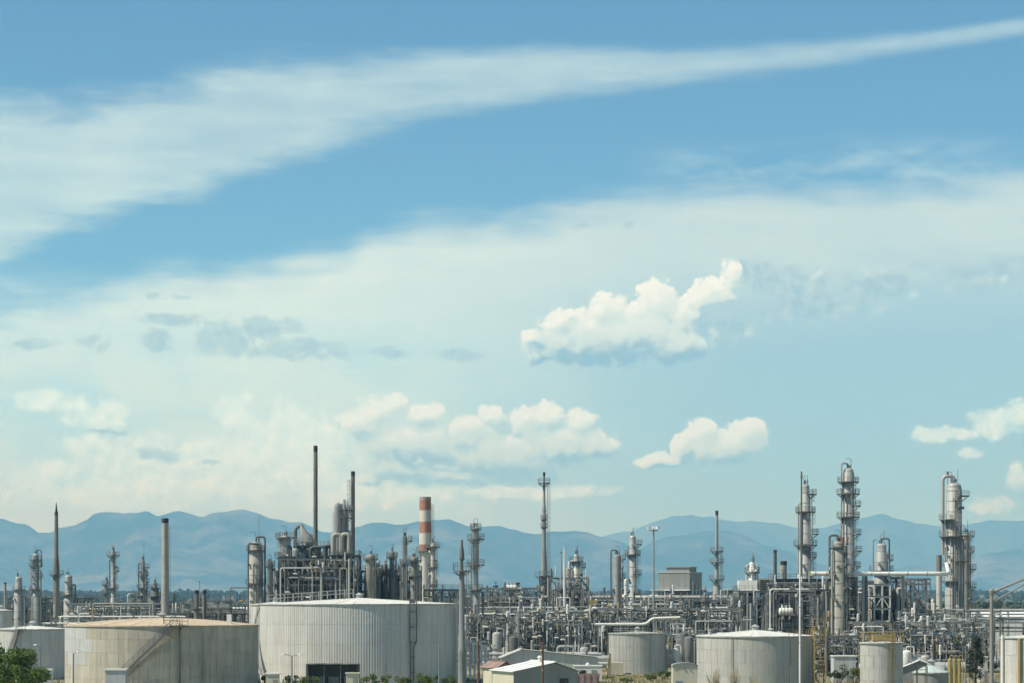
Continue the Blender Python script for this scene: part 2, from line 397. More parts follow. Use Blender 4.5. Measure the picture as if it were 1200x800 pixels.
# ------------------------------------------------------------------ mesh builder
class MB:
    def __init__(self): self.v, self.f = [], []
    def add(self, vs, fs):
        o = len(self.v); self.v += [tuple(p) for p in vs]; self.f += [tuple(o + i for i in q) for q in fs]
        return self
    def box(self, c, s, rz=0.0):
        cx, cy, cz = c; hx, hy, hz = s[0] / 2, s[1] / 2, s[2] / 2
        ca, sa = math.cos(rz), math.sin(rz)
        vs = []
        for z in (-hz, hz):
            for x, y in ((-hx, -hy), (hx, -hy), (hx, hy), (-hx, hy)):
                vs.append((cx + x * ca - y * sa, cy + x * sa + y * ca, cz + z))
        return self.add(vs, [(3, 2, 1, 0), (4, 5, 6, 7), (0, 1, 5, 4), (1, 2, 6, 5), (2, 3, 7, 6), (3, 0, 4, 7)])
    def bar(self, a, b, w, h=None):
        a, b = Vector(a), Vector(b); h = h or w
        d = (b - a)
        if d.length < 1e-6: return self
        d.normalize()
        up = Vector((0, 0, 1)) if abs(d.z) < 0.95 else Vector((0, 1, 0))
        s = d.cross(up).normalized() * (w / 2); u = s.cross(d).normalized() * (h / 2)
        vs = [p + x * s + y * u for p in (a, b) for x, y in ((-1, -1), (1, -1), (1, 1), (-1, 1))]
        return self.add(vs, [(3, 2, 1, 0), (4, 5, 6, 7), (0, 1, 5, 4), (1, 2, 6, 5), (2, 3, 7, 6), (3, 0, 4, 7)])
    def tube(self, pts, r, n=8, cap=True):
        pts = [Vector(p) for p in pts]
        rs = r if isinstance(r, (list, tuple)) else [r] * len(pts)
        rings = []; prev = None
        for i, p in enumerate(pts):
            d = (pts[min(i + 1, len(pts) - 1)] - pts[max(i - 1, 0)]).normalized()
            if prev is None:
                up = Vector((0, 0, 1)) if abs(d.z) < 0.9 else Vector((1, 0, 0))
                s = d.cross(up).normalized()
            else:
                s = (prev - d * prev.dot(d)).normalized()
            prev = s; u = d.cross(s)
            rings.append([p + (s * math.cos(a) + u * math.sin(a)) * rs[i] for a in [2 * math.pi * k / n for k in range(n)]])
        vs = [q for rg in rings for q in rg]; fs = []
        for i in range(len(rings) - 1):
            for k in range(n):
                k2 = (k + 1) % n
                fs.append((i * n + k, i * n + k2, (i + 1) * n + k2, (i + 1) * n + k))
        if cap:
            fs.append(tuple(reversed(range(n)))); fs.append(tuple((len(rings) - 1) * n + k for k in range(n)))
        return self.add(vs, fs)
    def lathe(self, prof, n=20, c=(0, 0, 0), cap=True):
        vs, fs = [], []
        for r, z in prof:
            for k in range(n):
                a = 2 * math.pi * k / n
                vs.append((c[0] + r * math.cos(a), c[1] + r * math.sin(a), c[2] + z))
        for i in range(len(prof) - 1):
            for k in range(n):
                k2 = (k + 1) % n
                fs.append((i * n + k, i * n + k2, (i + 1) * n + k2, (i + 1) * n + k))
        if cap:
            fs.append(tuple(reversed(range(n)))); fs.append(tuple((len(prof) - 1) * n + k for k in range(n)))
        return self.add(vs, fs)
    def mesh(self, name, mat, smooth=False):
        me = bpy.data.meshes.new(name)
        me.from_pydata(self.v, [], self.f)
        if smooth:
            me.shade_smooth()
            if hasattr(me, 'set_sharp_from_angle'): me.set_sharp_from_angle(angle=R(40))
        me.materials.append(M(mat) if isinstance(mat, str) else mat)
        return me
    def build(self, name, mat, parent=None, smooth=False, loc=None):
        o = bpy.data.objects.new(name, self.mesh(name, mat, smooth))
        col.objects.link(o)
        if parent is not None: o.parent = parent
        if loc is not None: o.location = loc
        return o
def inst(name, me, parent=None, loc=(0, 0, 0), rz=0.0):
    o = bpy.data.objects.new(name, me); col.objects.link(o)
    if parent is not None: o.parent = parent
    o.location = loc; o.rotation_euler = (0, 0, rz)
    return o
def tag(o, label, cat, group=None):
    o['label'] = label; o['category'] = cat
    if group: o['group'] = group
    return o
def thing(name, label, cat, loc=(0, 0, 0), rz=0.0, group=None):
    o = bpy.data.objects.new(name, None); o.empty_display_size = 0.5
    o.location = loc; o.rotation_euler = (0, 0, rz); col.objects.link(o)
    return tag(o, label, cat, group)
def copy_tree(o, parent=None):
    c = o.copy(); col.objects.link(c); c.parent = parent
    for ch in list(o.children): copy_tree(ch, c)
    return c
def bend(pts, r, k=4):
    """round the corners of a polyline"""
    pts = [Vector(p) for p in pts]; out = [pts[0]]
    for i in range(1, len(pts) - 1):
        a, b, c = pts[i - 1], pts[i], pts[i + 1]
        ra = min(r, (a - b).length * 0.45, (c - b).length * 0.45)
        p0 = b + (a - b).normalized() * ra; p1 = b + (c - b).normalized() * ra
        for j in range(k + 1):
            t = j / k
            out.append(p0 * (1 - t) ** 2 + b * 2 * t * (1 - t) + p1 * t * t)
    out.append(pts[-1])
    return out
def structure(o): o['kind'] = 'structure'; return o
def stuff(o): o['kind'] = 'stuff'; return o

# ------------------------------------------------------------------ ground
def ground_mat():
    m = bpy.data.materials.new('ground'); m.use_nodes = True
    t = m.node_tree; N = NT(t); b = t.nodes['Principled BSDF']
    geo = N.node('ShaderNodeNewGeometry'); pos = E(N, geo.outputs['Position'])
    n1 = N.noise(pos, 0.03, 6, 0.62); n2 = N.noise(pos, 0.6, 5, 0.65); n3 = N.noise(pos, 0.0012, 5, 0.6)
    grav = N.mix(n2, (0.20, 0.185, 0.155), (0.34, 0.315, 0.255))
    dry = N.mix(n2, (0.26, 0.22, 0.12), (0.15, 0.15, 0.065))
    c = N.mix(N.smooth(n1, 0.46, 0.58), grav, dry)
    sp = N.node('ShaderNodeSeparateXYZ'); t.links.new(pos.s, sp.inputs[0])
    far = N.smooth(E(N, sp.outputs[1]), 1100, 2600)
    land = N.mix(N.smooth(n3, 0.4, 0.62), (0.075, 0.085, 0.045), (0.17, 0.155, 0.095))
    c = N.mix(far, c, land)
    t.links.new(c.s, b.inputs['Base Color']); b.inputs['Roughness'].default_value = 0.95
    b.inputs['Specular IOR Level'].default_value = 0.1
    return m
gm = MB(); XS = [-30000, -6000, -1500, 1500, 6000, 30000]; YS = [-1500, 0, 400, 1200, 4000, 12000, 41000]
for x in XS:
    for y in YS: gm.v.append((x, y, 0.0))
for i in range(len(XS) - 1):
    for j in range(len(YS) - 1):
        k = len(YS); gm.f.append((i * k + j, (i + 1) * k + j, (i + 1) * k + j + 1, i * k + j + 1))
structure(gm.build('ground', ground_mat()))

# ------------------------------------------------------------------ mountains
def mountain_mat(forest, rock, snow0, snow1):
    m = bpy.data.materials.new('mountain'); m.use_nodes = True
    t = m.node_tree; N = NT(t); b = t.nodes['Principled BSDF']
    geo = N.node('ShaderNodeNewGeometry'); pos = E(N, geo.outputs['Position'])
    n = N.noise(pos, 0.0011, 7, 0.68); n2 = N.noise(pos, 0.00035, 5, 0.6)
    c = N.mix(N.smooth(n * 0.6 + n2 * 0.4, 0.47, 0.60), forest, rock)
    sp = N.node('ShaderNodeSeparateXYZ'); t.links.new(pos.s, sp.inputs[0])
    high = N.smooth(E(N, sp.outputs[2]) + (n - 0.5) * 1500.0, snow0, snow1)
    c = N.mix(high, c, N.mix(N.smooth(n, 0.47, 0.62), (0.22, 0.21, 0.2), (0.75, 0.76, 0.78)))
    t.links.new(c.s, b.inputs['Base Color']); b.inputs['Roughness'].default_value = 1.0
    b.inputs['Specular IOR Level'].default_value = 0.0
    return m
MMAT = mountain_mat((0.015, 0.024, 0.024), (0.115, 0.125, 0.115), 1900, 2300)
MFAR = mountain_mat((0.035, 0.075, 0.115), (0.075, 0.125, 0.165), 1500, 1900)  # blue distance haze is mixed into the far range's forest and rock colours
def range_(name, D, prof, foot, back, seed, rough, mat=None):
    prof = sorted(prof)
    def ridge(px):
        if px <= prof[0][0]: return prof[0][1]
        for (a, ya), (b, yb) in zip(prof, prof[1:]):
            if px <= b:
                t = (px - a) / (b - a); t = t * t * (3 - 2 * t) * 0.6 + t * 0.4
                return ya + (yb - ya) * t
        return prof[-1][1]
    nx, ny = 560, 90
    x0, x1 = prof[0][0], prof[-1][0]
    mb = MB()
    for j in range(ny + 1):
        t = j / ny
        y = D - foot + t * (foot + back)
        s = (y - (D - foot)) / foot if y <= D else 1 - (y - D) / back
        for i in range(nx + 1):
            px = x0 + (x1 - x0) * i / nx
            X = PX(px, D)
            w = mnoise.noise(Vector((X / 5200, y / 5200, seed))) * 26
            jag = (mnoise.fractal(Vector((X / 420, seed * 2.3, 0.5)), 1.0, 2.0, 4)) * 1.7
            H = PZ(ridge(px + w * (1 - s)) + jag * s, D)
            n = mnoise.multi_fractal(Vector((X / 2600, y / 3400, seed * 3.1)), 0.9, 2.1, 6) - 1.0
            spur = abs(mnoise.noise(Vector((X / 1900 + y / 6000, y / 9000, seed * 7)))) + 0.5 * abs(mnoise.noise(Vector((X / 800, y / 2500, seed * 5))))
            z = H * (s ** 1.25) * (1 - (1 - s) * 1.1 * spur) + n * rough * s * (1.05 - s) * 2.2 + mnoise.noise(Vector((X / 330, y / 330, seed))) * rough * 0.16 * s
            z += (mnoise.noise(Vector((X / 700, y / 900, seed + 3))) * 0.10 + mnoise.noise(Vector((X / 160, y / 200, seed + 5))) * 0.045) * rough * s
            mb.v.append((X * (0.985 + 0.03 * t), y, max(z, -30.0) - 20.0 * (1 - s)))
    for j in range(ny):
        for i in range(nx):
            a = j * (nx + 1) + i
            mb.f.append((a, a + 1, a + nx + 2, a + nx + 1))
    return structure(mb.build(name, mat or MMAT, smooth=True))
range_('mountains', 32000, [(-160, 618), (-80, 606), (0, 608), (16, 612), (31, 614), (50, 624), (60, 625), (72, 619), (90, 615), (104, 610), (113, 603), (130, 605), (145, 606), (158, 602), (175, 598), (187, 601), (210, 597), (225, 601), (240, 604), (260, 599), (280, 596), (300, 600), (325, 607), (350, 612), (366, 617), (380, 622), (400, 624), (420, 619), (440, 613), (460, 614), (480, 613), (500, 611), (525, 610), (550, 614), (580, 617), (600, 618), (615, 621), (632, 623), (650, 622), (675, 620), (700, 626), (725, 632), (750, 640), (775, 650), (800, 660), (850, 672), (950, 684), (1100, 692), (1360, 694)], 5200, 3000, 1.3, 300)
range_('mountains', 33500, [(640, 694), (700, 668), (735, 648), (765, 635), (790, 629), (820, 626), (850, 625), (870, 627), (900, 637), (920, 645), (940, 652), (965, 661), (1000, 668), (1050, 668), (1090, 660), (1130, 653), (1160, 648), (1200, 641), (1260, 634), (1360, 640)], 4600, 2400, 4.7, 300)
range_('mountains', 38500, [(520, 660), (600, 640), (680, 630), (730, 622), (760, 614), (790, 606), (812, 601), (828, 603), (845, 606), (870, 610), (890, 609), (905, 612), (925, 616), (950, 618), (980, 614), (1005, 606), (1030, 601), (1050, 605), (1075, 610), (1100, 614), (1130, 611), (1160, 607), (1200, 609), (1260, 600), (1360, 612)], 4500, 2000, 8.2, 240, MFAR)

# low wooded rise at the edge of the plain
def rise(D):
    t = min(1.0, max(0.0, (D - 3600) / 5000)); return 31 * t * t * (3 - 2 * t)
mb = MB(); nx, ny = 40, 14
for j in range(ny + 1):
    D = 3400 + 7400 * j / ny
    for i in range(nx + 1):
        x = -3200 + 6400 * i / nx
        e = min(1.0, max(0.0, (10800 - D) / 1800))
        mb.v.append((x, D, rise(D) * e * (0.9 + 0.2 * mnoise.noise(Vector((x / 900, D / 900, 2)))) - 0.6))
for j in range(ny):
    for i in range(nx):
        a = j * (nx + 1) + i; mb.f.append((a, a + 1, a + nx + 2, a + nx + 1))
structure(mb.build('low_hill', material('hill_grass', (0.12, 0.12, 0.065), 0.95, var=0.3, scale=0.01), smooth=True))

# ------------------------------------------------------------------ haze
hz = MB().box((0, 19850, 669), (62000, 43700, 1342))
hm = bpy.data.materials.new('haze'); hm.use_nodes = True
ht = hm.node_tree; ht.nodes.clear()
pv = ht.nodes.new('ShaderNodeVolumePrincipled')
pv.inputs['Color'].default_value = (0.23, 0.62, 1.0, 1.0)
pv.inputs['Density'].default_value = HAZE_DENSITY = 5.4e-5
pv.inputs['Absorption Color'].default_value = (1, 1, 1, 1)
pv.inputs['Anisotropy'].default_value = 0.0
mo = ht.nodes.new('ShaderNodeOutputMaterial'); ht.links.new(pv.outputs[0], mo.inputs['Volume'])
hz = stuff(hz.build('haze', hm)); hz['label'] = 'pale blue summer haze over the plain'

# ------------------------------------------------------------------ kit of refinery parts
rnd = random.Random(7)
def arc(r, a0, a1, n):
    return [(r * math.cos(R(a0 + (a1 - a0) * k / n)), r * math.sin(R(a0 + (a1 - a0) * k / n))) for k in range(n + 1)]
def rail_mb(path, z, h=1.1, w=0.07, closed=False):
    m = MB()
    pts = list(path) + ([path[0]] if closed else [])
    for p, q in zip(pts, pts[1:]):
        for zz in (z + h, z + h * 0.55):
            m.bar((p[0], p[1], zz), (q[0], q[1], zz), w)
        L = math.hypot(q[0] - p[0], q[1] - p[1]); k = max(1, int(L / 1.6))
        for i in range(k):
            t = i / k
            m.bar((p[0] + (q[0] - p[0]) * t, p[1] + (q[1] - p[1]) * t, z), (p[0] + (q[0] - p[0]) * t, p[1] + (q[1] - p[1]) * t, z + h), w)
    m.bar((pts[-1][0], pts[-1][1], z), (pts[-1][0], pts[-1][1], z + h), w)
    return m
def platform(par, r, ext, z, a0=-180, a1=180, rail=1.1, mat='grate'):
    full = abs(a1 - a0) >= 359
    n = max(3, int(abs(a1 - a0) / 20))
    inn, out = arc(r * 0.98, a0, a1, n), arc(r + ext, a0, a1, n)
    m = MB()
    t = 0.22
    for k in range(n):
        q = [inn[k], inn[k + 1], out[k + 1], out[k]]
        m.add([(x, y, z - t) for x, y in q] + [(x, y, z) for x, y in q],
              [(0, 1, 2, 3), (7, 6, 5, 4), (3, 2, 6, 7)] + ([] if full else [(0, 3, 7, 4), (1, 5, 6, 2)]))
    for k in range(0, n + 1, 2):       # brackets under the grating
        m.bar((inn[k][0], inn[k][1], z - t - ext * 0.7), (out[k][0] * 0.97, out[k][1] * 0.97, z - t), 0.09)
    p = m.build('platform', mat, par)
    rail_mb([(x * 0.99, y * 0.99) for x, y in out], z, rail).build('railing', 'rail', p)
    return p
def ladder(par, x, y, z0, z1, ang=-90, cage=True, mat='rail'):
    """caged ladder standing at x, y, facing away at angle ang"""
    ca, sa = math.cos(R(ang)), math.sin(R(ang)); sx, sy = -sa * 0.23, ca * 0.23
    m = MB()
    for s in (-1, 1): m.bar((x + s * sx, y + s * sy, z0), (x + s * sx, y + s * sy, z1), 0.08)
    z = z0 + 0.3
    while z < z1:
        m.bar((x - sx, y - sy, z), (x + sx, y + sy, z), 0.05); z += 0.45
    l = m.build('ladder', mat, par)
    if cage and z1 - z0 > 4:
        c = MB(); z = z0 + 2.3
        while z <= z1:
            pts = [(x + ca * 0.36 + 0.38 * math.cos(R(ang + b)), y + sa * 0.36 + 0.38 * math.sin(R(ang + b)), z) for b in (-120, -60, 0, 60, 120)]
            for p, q in zip(pts, pts[1:]): c.bar(p, q, 0.05)
            z += 1.1
        for b in (-100, 0, 100):
            p = (x + ca * 0.36 + 0.38 * math.cos(R(ang + b)), y + sa * 0.36 + 0.38 * math.sin(R(ang + b)))
            c.bar((p[0], p[1], z0 + 2.3), (p[0], p[1], z1), 0.05)
        c.build('safety_cage', mat, l)
    return l
def pipe(par, pts, r, mat='steel', name='pipe', n=8, bendr=None):
    return MB().tube(bend(pts, bendr or r * 3.0), r, n).build(name, mat, par, smooth=True)
def flanges(par, x, y, zs, r, mat='steel'):
    m = MB()
    for z in zs: m.lathe([(r, z - 0.09), (r * 1.5, z - 0.09), (r * 1.5, z + 0.09), (r, z + 0.09)], 8, (x, y, 0), cap=False)
    return m.build('flange', mat, par)
def dome(r, z, h, k=5):
    return [(r * math.cos(math.pi / 2 * i / k), z + h * math.sin(math.pi / 2 * i / k)) for i in range(k)] + [(r * 0.04, z + h)]

def column(name, label, px, D, ytop, w, mat='clad', prof=None, plats=(), lad=None, pipes=(), top='dome', group=None, cat='tower', davit=True, nozzles=4, bands=True, dy=0.0, head=None, over=None, mast=0.0):
    """a process column.  prof: list of (pixel row, width px) from the top down when the width changes.
    plats: (row, a0, a1, extension m).  pipes: (angle deg, row top, row bottom, width px, material).
    over: (angle, row bottom, width px, material) overhead vapour line from the head."""
    t = thing(name, label, cat, (PX(px, D), D + dy, 0), 0, group)
    Z = lambda y: PZ(y, D)
    prof = prof or [(ytop, w)]
    zt = Z(ytop); r0 = S(prof[0][1], D) / 2
    hh = r0 * (0.55 if top == 'dome' else 0.02)
    sec = []
    for i, (y, ww) in enumerate(prof):
        r = S(ww, D) / 2; zu = Z(y) if i else zt - hh
        if i: sec.append((r, zu - abs(r - sec[-1][0]) * 1.2))
        else: sec.append((r, zu))
        zl = Z(prof[i + 1][0]) if i + 1 < len(prof) else 0.0
        sec.append((r, zl))
    shell = list(reversed(sec))
    MB().lathe(shell + ([] if top == 'dome' else []), 20).build('shell', mat, t, smooth=True)
    if top == 'dome':
        MB().lathe([(r0 * 0.998, zt - hh - 0.05)] + dome(r0, zt - hh, hh), 20).build('head', head or mat, t, smooth=True)
    elif top == 'open':
        MB().lathe([(r0, zt - r0 * 1.2), (r0 * 1.06, zt - r0 * 1.2), (r0 * 1.06, zt + 0.02), (r0 * 0.8, zt + 0.02), (r0 * 0.8, zt - 0.4)], 20, cap=False).build('rim', 'soot', t)
    def rad(z):
        rr = shell[0][0]
        for (ra, za), (rb, zb) in zip(shell, shell[1:]):
            if za <= z <= zb: return ra + (rb - ra) * ((z - za) / max(zb - za, 1e-6))
        return shell[-1][0] if z > shell[-1][1] else rr
    if bands:
        b = MB(); z = 3.0
        while z < zt - hh - 0.5:
            rr = rad(z); b.lathe([(rr, z - 0.06), (rr + 0.035, z - 0.06), (rr + 0.035, z + 0.06), (rr, z + 0.06)], 20, cap=False); z += 2.4
        stuff(b.build('band', 'steel', t))
    plats = list(plats)
    for (y, a0, a1, ext) in plats: platform(t, rad(Z(y)), ext, Z(y), a0, a1)
    if lad is not None:
        zs = sorted(Z(p[0]) for p in plats) or [zt]
        z0 = 0.3
        for k, z1 in enumerate(zs):
            a = lad + (14 if k % 2 else -14)
            rr = max(rad(z0), rad(z1)) + 0.35
            ladder(t, rr * math.cos(R(a)), rr * math.sin(R(a)), z0, z1 + 1.0, a); z0 = z1
    for (a, y0, y1, pw, pm) in pipes:
        z0, z1 = Z(y0), max(0.2, Z(y1)); pr = S(pw, D) / 2
        rr = max(rad(z0), rad((z0 + z1) / 2)) + pr + 0.25
        x, y = rr * math.cos(R(a)), rr * math.sin(R(a)); ri = rad(z0) * 0.9
        p = pipe(t, [(ri * math.cos(R(a)), ri * math.sin(R(a)), z0), (x, y, z0), (x, y, z1)], pr, pm, 'riser_pipe')
        zz = [z1 + (z0 - z1) * k / 4 for k in (1, 2, 3)]
        f = flanges(t, x, y, zz, pr, pm); f.parent = p
    if over:
        a, yb, pw, pm = over; pr = S(pw, D) / 2; zb = max(0.2, Z(yb))
        rr = r0 + pr + 0.5; x, y = rr * math.cos(R(a)), rr * math.sin(R(a)); zu = zt + pr * 2.2 + 0.6
        pipe(t, [(0, 0, zt - 0.3), (0, 0, zu), (x, y, zu), (x, y, zb)], pr, pm, 'overhead_line', 10, pr * 3)
    if davit:
        m = MB(); a = rnd.uniform(-150, -30); x, y = r0 * 0.7 * math.cos(R(a)), r0 * 0.7 * math.sin(R(a)); h = 1.4 + r0 * 0.6
        m.tube(bend([(x, y, zt - 0.6), (x, y, zt + h), (x + r0 * 0.9 * rnd.choice((-1, 1)), y, zt + h)], 0.4), 0.08, 6)
        m.build('davit', 'rail', t)
        v = MB()
        for k in range(3):
            x, y = rnd.uniform(-.5, .5) * r0, rnd.uniform(-.5, .5) * r0
            v.tube([(x, y, zt - 0.5), (x, y, zt + rnd.uniform(0.5, 1.3))], 0.13, 6).lathe([(0.24, 0), (0.24, 0.16)], 8, (x, y, zt + 0.45))
        v.build('relief_valve', 'dark', t)
    for k in range(nozzles):
        a = rnd.uniform(-170, -10); z = rnd.uniform(0.35, 0.93) * zt; rr = rad(z)
        d = Vector((math.cos(R(a)), math.sin(R(a)), 0)); c = d * rr * 0.95; e = d * (rr + 0.45)
        n_ = MB().tube([(c.x, c.y, z), (e.x, e.y, z)], 0.28, 8).tube([(e.x, e.y, z), (e.x + d.x * 0.1, e.y + d.y * 0.1, z)], 0.4, 10)
        n_.build('manhole', 'dark' if k % 2 else mat, t)
    if mast:
        MB().bar((r0 * 0.5, 0, zt - 0.4), (r0 * 0.5, 0, zt + mast), 0.10).build('mast', 'rail', t)
    return t

def chimney(name, label, px, D, ytop, w, wbase=None, mat='stack', sections=None, plats=(), lad=None, cap='soot', caph=None, group=None, cat='stack', dy=0.0, guy=False, straps=True):
    """a free-standing stack.  sections: (row, width px) points from the top; the wall is hollow at the mouth."""
    t = thing(name, label, cat, (PX(px, D), D + dy, 0), 0, group)
    Z = lambda y: PZ(y, D)
    sections = sections or [(ytop, w), (None, wbase or w)]
    pr = [(S(ww, D) / 2, 0.0 if y is None else Z(y)) for y, ww in sections]
    zt = pr[0][1]; r0 = pr[0][0]
    caph = caph if caph is not None else 1.2
    body = [(r, z) for r, z in reversed(pr)]; body[-1] = (body[-1][0], zt - caph)
    MB().lathe(body, 18, cap=False).build('shell', mat, t, smooth=True)
    MB().lathe([(r0 * 1.02, zt - caph), (r0 * 1.04, zt), (r0 * 0.82, zt), (r0 * 0.8, zt - caph - 1.5), (0.02, zt - caph - 1.6)], 18, cap=False).build('mouth', cap, t, smooth=True)
    def rad(z):
        for (ra, za), (rb, zb) in zip(body, body[1:]):
            if za <= z <= zb: return ra + (rb - ra) * (z - za) / max(zb - za, 1e-6)
        return body[-1][0]
    if straps:
        s = MB(); z = 5.0
        while z < zt - caph - 1:
            rr = rad(z); s.lathe([(rr, z - 0.1), (rr + 0.06, z - 0.1), (rr + 0.06, z + 0.1), (rr, z + 0.1)], 18, cap=False); z += 5.2
        stuff(s.build('band', mat, t))
    for (y, a0, a1, ext) in plats: platform(t, rad(Z(y)), ext, Z(y), a0, a1)
    if lad is not None:
        zs = max([Z(p[0]) for p in plats] or [zt - 2]); rr = rad(zs * 0.5) + 0.3
        ladder(t, rr * math.cos(R(lad)), rr * math.sin(R(lad)), 0.3, zs, lad)
    MB().lathe([(pr[-1][0] * 1.5, 0.0), (pr[-1][0] * 1.5, 0.5), (pr[-1][0] * 1.05, 0.5)], 18).build('footing', 'concrete', t)
    return t

def vessel_h(par_or_none, name, label, x, y, z, L, r, rz=0.0, mat='alu', cat='drum', group=None, saddle=True):
    """horizontal drum with dished ends on two saddles"""
    t = thing(name, label, cat, (x, y, z), rz, group)
    k = 5; ends = [(-L / 2 - r * 0.45 * math.sin(math.pi / 2 * (1 - i / k)), r * math.sqrt(max(0.0, 1 - (1 - i / k) ** 2)) + 0.01) for i in range(k)]
    pr = ends + [(-L / 2, r), (L / 2, r)] + [(-a, b) for a, b in reversed(ends)]
    zc = r + 0.9
    m = MB(); m.tube([(a, 0, zc) for a, b in pr], [b for a, b in pr], 16)
    m.build('shell', mat, t, smooth=True)
    if saddle:
        for s in (-1, 1):
            MB().box((s * L * 0.3, 0, 0.45 + 0.08), (0.35, r * 1.5, 1.06)).build('saddle', 'concrete', t)
    for s in (-0.3, 0.05, 0.35):
        MB().tube([(L * s, 0, zc + r * 0.9), (L * s, 0, zc + r + 0.45)], 0.16, 8).tube([(L * s, 0, zc + r + 0.4), (L * s, 0, zc + r + 0.52)], 0.28, 8).build('nozzle', mat, t)
    b = MB()
    for s in (-0.42, -0.15, 0.15, 0.42):
        b.tube([(L * s - 0.06, 0, zc), (L * s + 0.06, 0, zc)], r + 0.03, 16)
    stuff(b.build('band', 'steel', t, smooth=True))
    return t
def exchanger(name, label, x, y, z, L, r, rz=0.0, mat='alu', group=None):
    """shell-and-tube exchanger: shell, flanged channel, saddles, nozzles"""
    t = thing(name, label, 'exchanger', (x, y, z), rz, group); zc = r + 0.7
    MB().tube([(-L / 2, 0, zc), (L * 0.32, 0, zc)], r, 14).build('shell', mat, t, smooth=True)
    MB().tube([(L * 0.34, 0, zc), (L / 2, 0, zc)], r * 1.08, 14).build('channel', 'steel', t, smooth=True)
    MB().tube([(L * 0.31, 0, zc), (L * 0.345, 0, zc)], r * 1.3, 14).tube([(L / 2, 0, zc), (L / 2 + 0.15, 0, zc)], r * 1.3, 14).build('flange', 'dark', t)
    for s in (-0.3, 0.2): MB().box((L * s, 0, 0.36), (0.3, r * 1.4, 0.74)).build('saddle', 'concrete', t)
    for s in (-0.38, 0.24, 0.42): MB().tube([(L * s, 0, zc + r * 0.8), (L * s, 0, zc + r + 0.6)], r * 0.28, 8).build('nozzle', mat, t)
    return t
def vessel_v(name, label, x, y, z, h, r, mat='steel_lt', legs=True, group=None, cat='vessel'):
    t = thing(name, label, cat, (x, y, z), 0, group)
    lg = min(1.6, h * 0.22) if legs else 0.0
    hh = r * 0.5
    low = [(rr, lg + hh - (zz - 0) ) for rr, zz in reversed(dome(r, 0, hh))]
    MB().lathe(low + dome(r, h - hh, hh), 16).build('shell', mat, t, smooth=True)
    if legs:
        for k in range(4):
            a = R(45 + 90 * k); MB().bar((r * 0.85 * math.cos(a), r * 0.85 * math.sin(a), 0), (r * 0.85 * math.cos(a), r * 0.85 * math.sin(a), lg + hh + 0.3), 0.16).build('leg', 'frame', t)
    MB().tube(bend([(0, 0, h - 0.2), (0, 0, h + 0.6), (r + 0.4, -0.1, h + 0.6), (r + 0.4, -0.1, 0.3)], 0.4), 0.11, 7).build('pipe', mat, t, smooth=True)
    MB().tube([(-r * 0.2, -r * 0.9, h * 0.45), (-r * 0.2, -r - 0.4, h * 0.45)], 0.22, 8).build('manhole', 'dark', t)
    return t

def scatter_bits(t, q, n, xr, yr, zr):
    """small fittings on pipe stubs: instrument boxes, valves with handwheels, filter pots"""
    for k in range(n):
        x, y, z = q.uniform(*xr), q.uniform(*yr), q.uniform(*zr)
        kind = q.random(); m = q.choice(('white', 'white', 'alu', 'dark', 'dark', 'steel', 'ochre', 'cream'))
        b = MB()
        if kind < 0.3:
            w = q.uniform(0.25, 0.65); b.box((x, y, z), (w, 0.4, w * q.uniform(0.6, 1.4))).bar((x, y + 0.1, z - 1.5), (x, y + 0.1, z), 0.1); nm = 'instrument_box'
        elif kind < 0.65:
            r = q.uniform(0.08, 0.16); b.tube([(x - 0.6, y, z), (x - 0.25, y, z), (x, y, z), (x + 0.25, y, z), (x + 0.6, y, z)], [r, r * 1.9, r * 1.3, r * 1.9, r], 8).tube([(x, y, z), (x, y, z + 0.8)], 0.06, 6).lathe([(0.32, 0), (0.32, 0.08)], 10, (x, y, z + 0.8)); nm = 'valve'
        else:
            r = q.uniform(0.14, 0.34); h = q.uniform(0.6, 2.2); b.lathe([(r * 0.6, -r * 0.4), (r, 0), (r, h)] + dome(r, h, r * 0.6, 3), 10, (x, y, z)).tube([(x, y, z - 1.4), (x, y, z)], 0.1, 6); nm = 'filter_pot'
        b.build(nm, m, t, smooth=(nm != 'instrument_box'))
